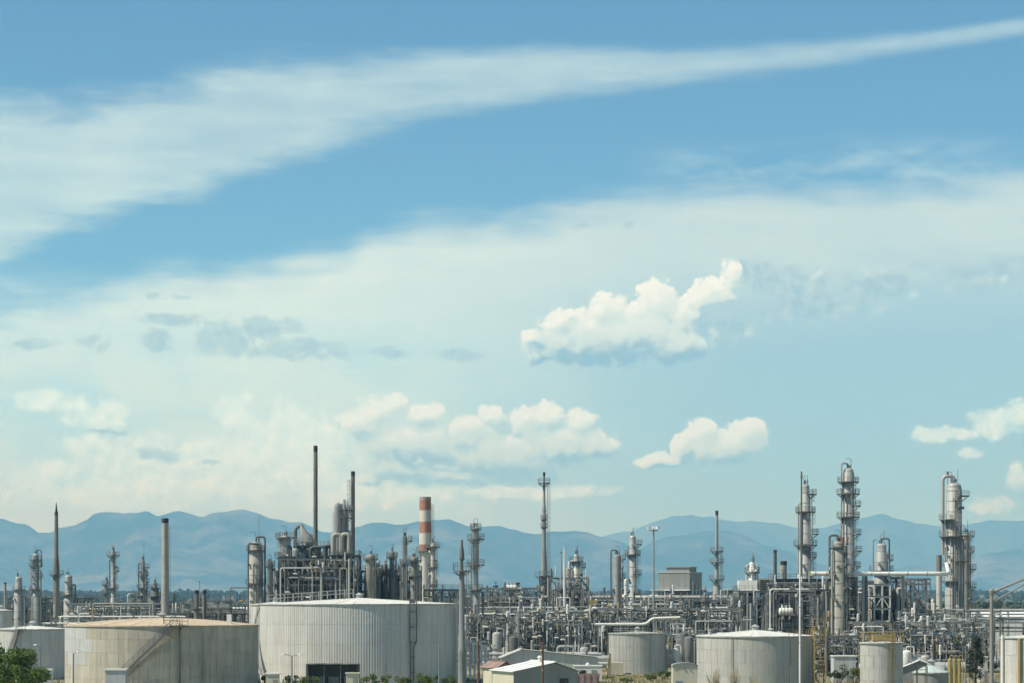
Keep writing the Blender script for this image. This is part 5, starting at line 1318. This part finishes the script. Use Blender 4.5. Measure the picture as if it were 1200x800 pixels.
for i, (px, y, D, L, r, m) in enumerate(((632, 735, 556, 6.2, 0.9, 'white'), (850, 716, 590, 6.5, 1.1, 'alu'), (836, 722, 584, 5, 0.9, 'white'), (921, 716, 556, 2.4, 0.8, 'white'))):  # the last drum's white body stands in for a small glint
    vessel_h(None, 'drum', ('white drum raised in the rack below the stepped stack', 'silver drum raised below the slim ringed stack', 'white drum raised just under the silver drum', 'short white drum standing in for a glint inside the dark crowded frame')[i], PX(px, D), D, PZ(y, D) - r - 0.9, L, r, 0, m)
wl = thing('pipe_loop', 'white looping pipes beside the vent mast foot', 'pipe', (PX(552, 440), 440, 0))
for k in range(4):
    x = -0.9 + k * 0.75
    pipe(wl, [(x, k * 0.4, 0.2), (x, k * 0.4, PZ(753 + k, 440)), (x + 1.2, k * 0.4, PZ(753 + k, 440)), (x + 1.2, k * 0.4, 3.0)], 0.2, 'white', 'pipe', 8, 0.7)

frame('steel_structure', 'brownish open frame with many small fittings right of the vent mast', 545, 600, 520, [722, 736, 750], 6, 6, 1, 'frame', 0.5, floors=False, pipes=110, seed=91, pw=0.13, postw=0.25, bits=110, pipe_mats=('steel', 'alu', 'dark', 'white', 'stack'))
frame('steel_structure', 'open frame of thin pipes before the silver column in mid works', 604, 712, 528, [716, 730, 744, 756], 6, 10, 1, 'frame', 0.4, floors=False, pipes=200, seed=92, pw=0.13, postw=0.25, bits=170, pipe_mats=('steel', 'alu', 'dark', 'white', 'clad', 'stack'))
frame('steel_structure', 'open frame of thin pipes behind the small ribbed tank', 700, 868, 530, [712, 726, 740], 6, 14, 1, 'frame', 0.4, floors=False, pipes=210, seed=93, pw=0.13, postw=0.25, bits=190, pipe_mats=('steel', 'alu', 'dark', 'white', 'clad', 'dark'))
frame('steel_structure', 'open frame of thin pipes behind the narrow ochre railed tank', 1000, 1164, 490, [728, 742, 756], 6, 14, 1, 'frame', 0.4, floors=False, pipes=210, seed=94, pw=0.13, postw=0.25, bits=210, pipe_mats=('steel', 'alu', 'dark', 'white', 'clad', 'stack'))
frame('steel_structure', 'dark open frame between stair tower and narrow ochre railed tank', 950, 1010, 470, [744, 756, 768], 6, 6, 1, 'dark', 0.4, floors=False, pipes=50, seed=95, pw=0.22, postw=0.25, bits=40, pipe_mats=('steel', 'dark', 'dark', 'clad'))
ups = ((566, 693, 2.2, 'dark', 'short dark upright pipe stack right of the slim three ringed column'), (578, 700, 5, 'steel', 'short grey upright column near the vent mast'), (586, 688, 1.0, 'rail', 'thin rod mast above the grey pipe structure'), (592, 702, 4, 'steel_lt', 'short tan upright column left of the dark thin stack'), (616, 700, 3, 'steel', 'short grey upright column right of the dark thin stack'), (648, 690, 2.2, 'dark', 'short dark upright pipe right of the stepped stack'), (652, 696, 4, 'clad', 'short tan upright column left of the white vent pipe'), (684, 690, 2.0, 'stack', 'thin brown upright pipe right of the silver column'), (692, 698, 5, 'stack_lt', 'short pale upright column below the yellow panel'), (700, 712, 5, 'white', 'short white upright column left of the hooked pipe column'), (752, 703, 4, 'steel_lt', 'short tan upright column left of the light mast'), (786, 695, 3.0, 'cream', 'short cream upright pipe before the boiler house legs'), (826, 694, 3, 'steel_lt', 'short tan upright column right of the boiler house'), (858, 700, 4.5, 'clad', 'short tan upright column left of the pale braced frame'), (1066, 700, 2.4, 'steel', 'short grey upright pipe beside the spindly gantry'), (1088, 706, 5, 'stack_lt', 'short pale upright column left of the beige pipe stack'), (1146, 716, 6, 'steel', 'short grey upright column right of the silver tower'), (1077, 722, 9, 'white', 'stubby white column at the foot of the spindly gantry'))
for i, (px, y, w, m, lb) in enumerate(ups):
    column('vessel_tower', lb, px, 560 + (i * 37) % 60, y, w, m, None, [(y + 9, -180, 180, 0.7)] if w > 2.5 else [], -60 if w > 2.5 else None, [(-20, y + 6, 770, 1.2, 'steel')] if w > 2.5 else [], davit=w > 2.5, nozzles=2, bands=w > 2.5)

frame('steel_structure', 'thin pipe frame crowding the gap behind the tan tank and left towers', 84, 200, 760, [706, 716, 726], 8, 10, 1, 'frame', 0.4, floors=False, pipes=90, seed=96, pw=0.2, postw=0.25, bits=80, pipe_mats=('steel', 'alu', 'dark', 'white', 'clad'))
frame('steel_structure', 'thin pipe frame crowding the gap beside the twin brown stacks', 200, 296, 700, [704, 714, 724], 8, 8, 1, 'frame', 0.4, floors=False, pipes=70, seed=97, pw=0.2, postw=0.25, bits=60, pipe_mats=('steel', 'alu', 'dark', 'white', 'clad'))
frame('steel_structure', 'spindly lattice of thin pipes rising beside the slim three ringed column', 562, 630, 585, [688, 700, 712], 6, 8, 1, 'frame', 0.6, floors=False, pipes=80, seed=98, pw=0.16, postw=0.22, bits=50, pipe_mats=('steel', 'alu', 'dark', 'stack_lt'))
frame('steel_structure', 'spindly lattice of thin pipes about the silver and dull grey columns', 646, 690, 595, [676, 690, 704], 6, 5, 1, 'frame', 0.6, floors=False, pipes=70, seed=99, pw=0.16, postw=0.22, bits=40, pipe_mats=('steel', 'alu', 'dark', 'stack_lt'))

frame('steel_structure', 'fine dark lattice of small pipes across the face of the dense cracking unit', 328, 420, DC - 9, [654, 664, 674, 684, 694, 702], 3, 10, 1, 'dark', 0.55, floors=False, pipes=130, seed=101, pw=0.17, postw=0.22, bits=70, pipe_mats=('dark', 'steel', 'frame', 'dark', 'alu'))
frame('steel_structure', 'fine grey lattice of small pipes across the face of the right unit', 900, 976, DU - 3, [682, 694, 706, 718, 730], 2, 8, 1, 'frame', 0.6, floors=False, pipes=120, seed=102, pw=0.17, postw=0.22, bits=70, pipe_mats=('dark', 'steel', 'frame', 'alu', 'white'))
frame('steel_structure', 'light lattice with ladders behind the white painted frame', 1004, 1062, 572, [680, 692, 704, 716, 728], 4, 6, 1, 'frame', 0.6, floors=False, pipes=60, seed=103, pw=0.16, postw=0.2, bits=40, pipe_mats=('dark', 'steel', 'frame', 'alu'))

# ================================================================== foreground buildings
def gable_shed(label, px, D, W_, L, eave, apex, af, rz, wall, side, roof, name='shed', door=True):
    t = thing(name, label, 'shed', (PX(px, D), D, 0), rz)
    xa = -W_ / 2 + W_ * af
    MB().add([(-W_ / 2, 0, 0), (W_ / 2, 0, 0), (W_ / 2, 0, eave), (xa, 0, apex), (-W_ / 2, 0, eave), (-W_ / 2, 0.15, 0), (W_ / 2, 0.15, 0), (W_ / 2, 0.15, eave), (xa, 0.15, apex), (-W_ / 2, 0.15, eave)],
             [(0, 1, 2, 3, 4), (9, 8, 7, 6, 5)]).build('gable_wall', wall, t)
    MB().add([(-W_ / 2, L - 0.15, 0), (W_ / 2, L - 0.15, 0), (W_ / 2, L - 0.15, eave), (xa, L - 0.15, apex), (-W_ / 2, L - 0.15, eave), (-W_ / 2, L, 0), (W_ / 2, L, 0), (W_ / 2, L, eave), (xa, L, apex), (-W_ / 2, L, eave)],
             [(0, 1, 2, 3, 4), (9, 8, 7, 6, 5)]).build('gable_wall', wall, t)
    for s in (-1, 1):
        MB().box((s * (W_ / 2 - 0.08), L / 2, eave / 2), (0.15, L - 0.32, eave)).build('side_wall', side, t)
    n = max(4, int(L / 1.2)); o = 0.35
    for s, xe in ((-1, -W_ / 2), (1, W_ / 2)):
        sl = (apex - eave) / abs(xa - xe)
        for k in range(n):
            y0, y1 = -o + (L + 2 * o) * k / n + 0.01, -o + (L + 2 * o) * (k + 1) / n - 0.01
            xo = xe + s * o; zo = eave - sl * o + 0.08; zr = apex + 0.08; u = 0.07 + (0.03 if k % 2 else 0)
            MB().add([(xo, y0, zo), (xa, y0, zr), (xa, y1, zr), (xo, y1, zo), (xo, y0, zo + u), (xa, y0, zr + u), (xa, y1, zr + u), (xo, y1, zo + u)],
                     [(0, 1, 2, 3), (7, 6, 5, 4), (0, 4, 5, 1), (3, 2, 6, 7), (0, 3, 7, 4), (1, 5, 6, 2)]).build('roof_panel', roof, t)
    MB().bar((xa, -o, apex + 0.2), (xa, L + o, apex + 0.2), 0.35, 0.1).build('ridge_cap', roof, t)
    if door:
        d = MB().box((W_ * 0.2, -0.03, 1.15), (1.3, 0.08, 2.3)).build('door', 'shed_grey', t)
        MB().box((W_ * 0.2 + 0.5, -0.09, 1.1), (0.08, 0.05, 0.2)).build('handle', 'dark', d)
        wn = MB().box((W_ * 0.28, -0.03, eave * 0.72), (1.2, 0.08, 0.9)).build('window', 'glass', t)
        MB().box((W_ * 0.28, -0.06, eave * 0.72 - 0.5), (1.4, 0.12, 0.1)).build('sill', 'white', wn)
        MB().lathe([(0.28, 0.0), (0.28, 0.5), (0.42, 0.55), (0.1, 0.8)], 10, (xa - 0.5, L * 0.5, apex + 0.1)).build('roof_vent', 'white', t)
    return t
DG = 330
gable_shed('gabled shed with grey end wall and white roof behind a brown pole', 640, DG, S(80, DG), 8.5, PZ(786.5, DG), PZ(776.5, DG), 0.64, R(20), 'shed_grey', 'shed_wall', 'roof_white')
gable_shed('long low shed with pale roof in front of the pipe racks', 645, 455, S(112, 455), 7, PZ(770, 455), PZ(761, 455), 0.2, R(4), 'tank_pale', 'tank_pale', 'tank_pale', door=False)
gable_shed('small shed with dull red roof behind the gabled shed', 592, 395, S(22, 395), 4.5, PZ(781.5, 395), PZ(775.5, 395), 0.5, R(30), 'red_muted', 'shed_wall', 'red_muted', door=False)
gable_shed('white roofed shelter near the low green roofed tank', 1080, 430, S(48, 430), 6, PZ(783, 430), PZ(774, 430), 0.45, R(-8), 'shed_grey', 'dark', 'roof_white', door=False)

cb = thing('portable_cabin', 'white portable cabin right of the gabled shed', 'cabin', (PX(689, 428), 428, 0.0))
wc_, hc_ = S(33, 428), PZ(779.5, 428)
MB().box((0, 1.4, hc_ / 2 + 0.15), (wc_, 2.8, hc_ - 0.5)).build('wall', 'white', cb)
MB().box((0, 1.4, hc_ - 0.02), (wc_ + 0.2, 3.0, 0.16)).build('roof', 'roof_white', cb)
MB().box((wc_ * 0.22, -0.03, 1.3), (0.9, 0.08, 2.0)).build('door', 'shed_grey', cb)
wn = MB().box((-wc_ * 0.2, -0.03, 1.8), (1.1, 0.08, 0.8)).build('window', 'glass', cb); MB().box((-wc_ * 0.2, -0.06, 1.36), (1.3, 0.12, 0.08)).build('sill', 'white', wn)
MB().lathe([(0.35, 0), (0.35, 0.25), (0.1, 0.5)], 10, (0, 1.2, hc_)).build('roof_vent', 'white', cb)
for x in (-wc_ * 0.4, wc_ * 0.4): MB().box((x, 1.4, 0.2), (0.4, 2.4, 0.4)).build('skid', 'concrete', cb)
sk = thing('waste_skip', 'low red steel skip in front of the white cabin', 'skip', (PX(684, 405), 405, -0.35))
MB().add([(-2.2, 0, 0.15), (2.2, 0, 0.15), (2.6, 0, 2.6), (-2.6, 0, 2.6), (-2.2, 2, 0.15), (2.2, 2, 0.15), (2.6, 2, 2.6), (-2.6, 2, 2.6)], [(0, 1, 2, 3), (5, 4, 7, 6), (4, 0, 3, 7), (1, 5, 6, 2), (0, 4, 5, 1)]).build('body', 'red_muted', sk)
for x in (-2, -1, 0, 1, 2): MB().box((x, -0.06, 1.4), (0.12, 0.12, 2.2)).build('rib', 'red_muted', sk)
for x in (-1.8, 1.8): MB().box((x, 1, 0.08), (0.2, 2, 0.16)).build('skid', 'dark', sk)

bs = thing('shed', 'cream hut with curved dark roof left of the smooth grey tank', 'shed', (PX(803, 372), 372, 0))
wb_, eb = S(29, 372), PZ(781, 372)
MB().box((0, 1.8, eb / 2), (wb_, 3.6, eb)).build('wall', 'shed_wall', bs)
m = MB(); n = 8
for k in range(n + 1):
    a = math.pi * k / n; x = -wb_ / 2 * 1.05 * math.cos(a); z = eb + 0.03 + S(4, 372) * math.sin(a)
    m.v += [(x, -0.2, z), (x, 3.8, z), (x, -0.2, z + 0.12), (x, 3.8, z + 0.12)]
for k in range(n):
    b = 4 * k; m.f += [(b, b + 1, b + 5, b + 4), (b + 2, b + 6, b + 7, b + 3), (b, b + 4, b + 6, b + 2), (b + 1, b + 3, b + 7, b + 5)]
m.f += [(0, 2, 3, 1), (4 * n, 4 * n + 1, 4 * n + 3, 4 * n + 2)]
m.build('roof', 'shed_grey', bs)
m = MB(); m.add([(-wb_ / 2 * math.cos(math.pi * k / n) * 1.0, 0.001, eb + S(4, 372) * math.sin(math.pi * k / n)) for k in range(n + 1)], [tuple(range(n + 1))]); m.build('gable', 'shed_wall', bs)
for x in (-0.2, 0.55): MB().lathe([(0.16, 0), (0.16, 0.1)], 10, (x, -0.05, eb - 0.15)).build('vent', 'shed_grey', bs)
MB().box((-0.9, -0.04, 1.1), (1.0, 0.08, 2.2)).build('door', 'shed_grey', bs)

ds = thing('shelter', 'dark open fronted shelter at the foot of the large pale tank', 'shelter', (PX(389.5, 408), 408, 0))
ws, hs_ = S(61, 408), PZ(778.5, 408)
MB().box((0, 3.4, hs_ / 2), (ws, 0.15, hs_)).build('back_wall', 'dark', ds)
for s in (-1, 1): MB().box((s * ws / 2, 1.7, hs_ / 2), (0.15, 3.3, hs_)).build('side_wall', 'dark', ds)
for k in range(6): MB().box((-ws / 2 + ws * (k + 0.5) / 6, 1.6, hs_ + 0.1 + 0.04 * (k % 2)), (ws / 6 - 0.03, 4.0, 0.14)).build('roof_panel', 'dark', ds)
for k in range(4): MB().box((-ws / 2 + 0.2 + (ws - 0.4) * k / 3, 0.05, hs_ / 2), (0.18, 0.18, hs_)).build('post', 'dark', ds)
for k in range(3): MB().box((-2.4 + 2.5 * k, 2.0, 0.85), (1.7, 1.2, 1.7)).build('cabinet', 'shed_grey', ds)
def box_unit(name, label, cat, px, D, y, wpx, d, mat, roofm='roof_white', door=True):
    t = thing(name, label, cat, (PX(px, D), D, 0)); h = PZ(y, D); w = S(wpx, D)
    MB().box((0, d / 2, h / 2), (w, d, h)).build('wall', mat, t)
    MB().box((0, d / 2, h + 0.1), (w + 0.3, d + 0.3, 0.2)).build('roof', roofm, t)
    if door:
        dd = MB().box((w * 0.2, -0.03, min(1.0, h * 0.4)), (min(0.9, w * 0.3), 0.07, min(2.0, h * 0.8))).build('door', 'shed_grey', t)
        MB().box((w * 0.2 - 0.3, -0.08, min(1.0, h * 0.4)), (0.07, 0.05, 0.18)).build('handle', 'dark', dd)
    return t
box_unit('equipment_box', 'cream equipment box right of the dark shelter', 'box', 413, 396, 789, 15, 1.5, 'shed_wall', 'shed_wall')
box_unit('equipment_box', 'cream equipment box below the twin armed lamp', 'box', 319, 385, 789.5, 15, 1.5, 'shed_wall', 'roof_white')
box_unit('hut', 'white flat roofed hut at the foot of the weathered tan tank', 'hut', 135, 362, 785, 24, 2.6, 'tank_patch', 'white')
box_unit('hut', 'low white hut between leafy tree and tan tank', 'hut', 54, 375, 785, 10, 2.2, 'white', 'white')
box_unit('building', 'pale block house behind bushes between the stair tower and narrow tank', 'building', 990, 432, 769, 26, 4, 'tank_patch', 'tank_roof')
box_unit('equipment_box', 'peach coloured wall box beside the dark conifer', 'box', 1153, 432, 770, 9, 2.5, 'cream', 'cream')
for i, (px, w) in enumerate(((1113, 5), (1118.5, 5), (1124, 5))):
    t = thing('gas_cylinder_tank', 'yellow upright tank in a row of three by the low green roofed tank', 'tank', (PX(px, 420), 420, 0), 0, 'row of three yellow upright tanks')
    h = PZ(771, 420); r = S(w, 420) / 2
    MB().lathe([(r, 0.3), (r, h - r * 0.5)] + dome(r, h - r * 0.5, r * 0.5), 12).build('shell', 'yellow', t, smooth=True)
    MB().lathe([(r * 1.1, 0), (r * 1.1, 0.3)], 12).build('base', 'concrete', t)
    MB().tube(bend([(0, 0, h - 0.2), (0, 0, h + 0.5), (r + 0.2, -0.2, h + 0.5), (r + 0.2, -0.2, 0.4)], 0.3), 0.07, 6).build('pipe', 'ochre', t)
t = thing('platform_stand', 'small yellow access stand before the low green roofed tank', 'stand', (PX(1081, 385), 385, 0))
for x in (-0.7, 0.7):
    for y in (0, 1.2): MB().bar((x, y, 0), (x, y, PZ(789, 385) + 1.1), 0.1).build('post', 'yellow', t)
fl = MB().box((0, 0.6, PZ(789, 385)), (1.7, 1.5, 0.1)).build('deck', 'yellow', t); rail_mb([(-.75, 0), (.75, 0), (.75, 1.2), (-.75, 1.2)], PZ(789, 385), 1.1, 0.08, True).build('railing', 'yellow', t)

# long far warehouses on the right and beyond
def warehouse(label, px0, px1, D, y, ygr, mat, roofm, n):
    x0, x1 = PX(px0, D), PX(px1, D); h = PZ(y, D); w = (x1 - x0)
    t = thing('warehouse', label, 'warehouse', (x0, D, 0))
    MB().box((w / 2, 10.1, h / 2), (w - 0.1, 20, h)).build('core', 'shed_grey', t)
    pm = MB().box((0, 0, h / 2), (w / n - 0.08, 0.2, h)).mesh('wall_panel', mat)
    for k in range(n): inst('wall_panel', pm, t, (w * (k + 0.5) / n, 0, 0))
    MB().add([(-.4, -.6, h), (w + .4, -.6, h), (w + .4, 10, h + 1.6), (-.4, 10, h + 1.6), (w + .4, 20.6, h), (-.4, 20.6, h)], [(0, 1, 2, 3), (3, 2, 4, 5), (0, 5, 4, 1)]).build('roof', roofm, t)
    return t
warehouse('long pale ribbed warehouse behind the tall road lamp', 1136, 1260, 880, 722, 0, 'tank_roof', 'roof_white', 16)
warehouse('far reddish low warehouse behind the ledged grey column', 744, 775, 900, 711, 0, 'brick', 'roof_white', 5)
warehouse('far pale low warehouse behind the goalpost pipe', 225, 300, 960, 716, 0, 'cream', 'roof_white', 9)
warehouse('far dark low warehouse behind mid works', 560, 720, 1000, 704, 0, 'shed_grey', 'shed_grey', 12)

# ================================================================== poles and lamps
DTL = 150
rl = thing('road_lamp', 'tall grey road lamp post with long double arm reaching right', 'lamp post', (PX(1162, DTL), DTL, 0))
hl = PZ(692, DTL)
MB().lathe([(0.26, 0), (0.24, 0.3), (0.15, 0.5), (0.10, hl)], 12).build('pole', 'pole', rl, smooth=True)
MB().tube([(0, 0, hl - 0.1), (S(45, DTL), -0.1, PZ(675, DTL)), (S(70, DTL), -0.1, PZ(670, DTL))], [0.075, 0.055, 0.05], 8).build('arm', 'pole', rl, smooth=True)
MB().tube([(0, 0, PZ(706, DTL)), (S(45, DTL), -0.1, PZ(680, DTL)), (S(68, DTL), -0.1, PZ(671, DTL))], 0.045, 8).build('arm_brace', 'pole', rl, smooth=True)
MB().lathe([(0.13, -0.18), (0.16, 0.02), (0.1, 0.12)], 10, (0, 0, hl)).build('cap', 'pole', rl)
MB().box((S(74, DTL), -0.1, PZ(670, DTL)), (0.7, 0.3, 0.14)).build('lamp_head', 'lamp', rl)
lamp_pole('twin armed street lamp in front of the large pale tank', 342, 372, 768, (-1, 1), 0.14, 'pole', armlen=1.0)
lamp_pole('single dark lamp pole in front of the weathered tan tank', 86, 372, 765, (1,), 0.13, 'rail', armlen=0.5)
lamp_pole('short dark lamp pole beside the leafy tree', 46.5, 380, 757, (-1,), 0.11, 'rail', armlen=0.4)
lamp_pole('thin lamp pole with white head over the long low shed', 662.5, 445, 746, (1,), 0.1, 'rail', armlen=0.2)
lamp_pole('dark lamp pole in front of the jumbled right structure', 1067.5, 432, 737, (-1,), 0.13, 'rail', armlen=0.4)
lamp_pole('dark lamp pole before the low green roofed tank', 1131.5, 418, 757, (1,), 0.12, 'rail', armlen=0.3)
def post(name, label, px, D, ytop, r, mat, cat='pole', cross=None, capm=None):
    t = thing(name, label, cat, (PX(px, D), D, 0)); h = PZ(ytop, D)
    MB().lathe([(r, 0), (r * 0.75, h)], 10).build('shaft', mat, t, smooth=True)
    if cross: MB().box((0, -r - 0.05, h - 0.6), (cross, 0.12, 0.16)).build('crossarm', mat, t)
    MB().lathe([(r * 0.95, h - 0.12), (r * 0.95, h + 0.05), (0.02, h + 0.16)], 10).build('cap', capm or mat, t)
    for z in (0.35, 0.6): MB().lathe([(r * 1.02, h * z), (r * 1.06, h * z + 0.05), (r * 0.9, h * z + 0.12)], 10, cap=False).build('strap', 'steel', t)
    return t
post('utility_pole', 'reddish brown wooden pole in front of the gabled shed', 636, 318, 753, 0.17, 'wood_pole', 'utility pole', 1.0)
post('utility_pole', 'dark wooden pole near the foot of the vent mast', 560.5, 402, 751, 0.22, 'wood_pole', 'utility pole', 0.8)
post('bollard_post', 'thin grey post before the right end of the large pale tank', 514.5, 400, 755, 0.12, 'rail', 'post')
post('flagpole', 'pale slender mast standing before the smooth grey tank', 937.5, 384, 645, 0.17, 'white', 'mast', None, 'steel_lt')

# ================================================================== greenery
tree('leafy_tree', 'leafy green tree before the ribbed pale grey tank', PX(24, 300), 300, PZ(757, 300), 3.2, 3, n=40, per=170, leaf=(0.07, 0.12, 0.035), leaf2=(0.19, 0.26, 0.08), size=0.2)
tree('leafy_tree', 'taller leafy tree at the far left edge of the works', PX(-8, 306), 306, PZ(750, 306), 2.6, 5, n=30, per=170, leaf=(0.07, 0.12, 0.035), leaf2=(0.19, 0.26, 0.08), size=0.2)
def conifer(label, px, D, ytop, wpx, seed):
    q = random.Random(seed); t = thing('conifer_tree', label, 'tree', (PX(px, D), D, 0)); h = PZ(ytop, D); r = S(wpx, D) / 2
    MB().tube([(0, 0, 0), (0, 0, h * 0.95)], [0.18, 0.04], 8).build('trunk', 'bark', t); cl = MB()
    for k in range(70):
        f = q.random() ** 0.8; z = h * (0.1 + 0.87 * f); rr = r * (1 - f) ** 0.45 * q.uniform(0.4, 1.0) + 0.05; a = q.uniform(0, 6.28)
        leaf_cloud(cl, (rr * math.cos(a), rr * math.sin(a), z), 0.45, 60, 0.16, q, 1.2)
    cl.build('crown', foliage('conifer', (0.055, 0.07, 0.055), (0.11, 0.125, 0.095)), t)
conifer('dark bushy conifer by the peach coloured wall box', 1143, 425, 745, 26, 2)
shr = ((285, 405, 790, 12), (297, 402, 788, 12), (308, 404, 793, 9), (345, 400, 793, 16), (362, 398, 794, 12), (432, 402, 789, 16), (446, 404, 791, 14), (492, 408, 790, 12), (506, 406, 792, 13), (524, 404, 793, 12), (470, 402, 795, 12), (5, 330, 793, 14), (765, 440, 792, 10), (777, 450, 788, 10), (733, 430, 797, 14))
def foot(px):
    return 'left of the dark shelter' if 280 < px < 312 else 'in front of the dark shelter' if px < 365 and px > 312 else 'right of the dark shelter' if 365 < px < 480 else 'below the twin black drop pipes' if 480 < px < 530 else 'at the foot of the small ribbed tank' if px > 700 else 'under the leafy tree'
for i, (px, D, y, w) in enumerate(shr):
    shrub('low green shrub ' + foot(px), PX(px, D), D, PZ(y, D) + 0.5, S(w, D) / 2 + 0.6, 100 + i, group='low green shrubs ' + foot(px))
shrub('bright yellow green bush beside the narrow ochre railed tank', PX(1000, 405), 405, PZ(778, 405), 1.6, 55, (0.10, 0.14, 0.03), (0.22, 0.24, 0.06), 'bright_shrub', group='bright bushes', n=12)['group'] = 'bushes by the narrow tank'
shrub('darker green bush left of the bright yellow green bush', PX(981, 412), 412, PZ(776, 412), 1.8, 56, (0.03, 0.05, 0.02), (0.08, 0.11, 0.04), 'dark_shrub', group='bushes by the narrow tank', n=12)
for i, (px, y) in enumerate(((838, 781), (861, 778), (884, 788))):
    q = random.Random(70 + i); t = thing('bare_shrub', 'bare straw coloured shrub in front of the smooth grey tank', 'shrub', (PX(px, 375), 375, 0), 0, 'bare shrubs before the smooth grey tank')
    m = MB(); h = PZ(y, 375)
    for k in range(60):
        a = q.uniform(0, 6.28); rr = q.uniform(0.1, 1.4); zt2 = h * q.uniform(0.55, 1.0)
        m.tube([(rr * .15 * math.cos(a), rr * .15 * math.sin(a), 0), (rr * .6 * math.cos(a), rr * .6 * math.sin(a), zt2 * .6), (rr * math.cos(a + .2), rr * math.sin(a + .2), zt2)], [0.035, 0.025, 0.012], 4)
    m.build('twigs', 'twig', t)
# dry grass over the verge: countless blades, one object
q = random.Random(12); g = MB()
for k in range(26000):
    D = q.uniform(330, 470); px = q.uniform(-20, 1220); x = PX(px, D) + q.uniform(-.3, .3); h = q.uniform(0.2, 0.75); a = q.uniform(0, 3.14); w = 0.08
    g.add([(x - w * math.cos(a), D - w * math.sin(a), 0), (x + w * math.cos(a), D + w * math.sin(a), 0), (x + q.uniform(-.2, .2), D + q.uniform(-.2, .2), h)], [(0, 1, 2)])
go = stuff(g.build('dry_grass', foliage('dry_grass', (0.26, 0.22, 0.11), (0.17, 0.18, 0.07)))); go['label'] = 'dry yellow grass over the ground by the tanks'; go['category'] = 'grass'
# far wood: reads as one mass
q = random.Random(8); fw = MB()
def clump(x, y, h, r):
    for k in range(34):
        d = Vector((q.gauss(0, 1), q.gauss(0, 1), q.gauss(0, 1))).normalized()
        p = Vector((x + d.x * r * 0.8, y + d.y * r * 0.8, h * 0.58 + d.z * h * 0.42)); s = r * q.uniform(0.25, 0.5)
        u = Vector((q.gauss(0, 1), q.gauss(0, .6), q.gauss(0, 1))).normalized() * s; v = u.cross(Vector((q.gauss(0, .5), 1, q.gauss(0, .5)))).normalized() * s * 0.8
        fw.add([p - u, p - v, p + u, p + v], [(0, 1, 2, 3)])
for k in range(2600):
    D = 4300 + 4600 * q.random() ** 0.7; px = q.uniform(-60, 1260)
    h = q.uniform(9, 17) * (0.8 + 0.5 * mnoise.noise(Vector((px / 70, D / 900, 3))))
    n0 = len(fw.v); clump(PX(px, D), D, h, h * q.uniform(0.4, 0.75))
    z = rise(D) - 1.0
    for i in range(n0, len(fw.v)): v = fw.v[i]; fw.v[i] = (v[0], v[1], v[2] + z)
for k in range(700):
    D = 1300 + 2000 * q.random(); px = q.uniform(-60, 1260); h = q.uniform(6, 12); clump(PX(px, D), D, h, h * 0.55)
fo = stuff(fw.build('far_wood', foliage('far_wood', (0.075, 0.10, 0.065), (0.125, 0.145, 0.095)))); fo['label'] = 'far belt of green trees along the horizon'; fo['category'] = 'wood'
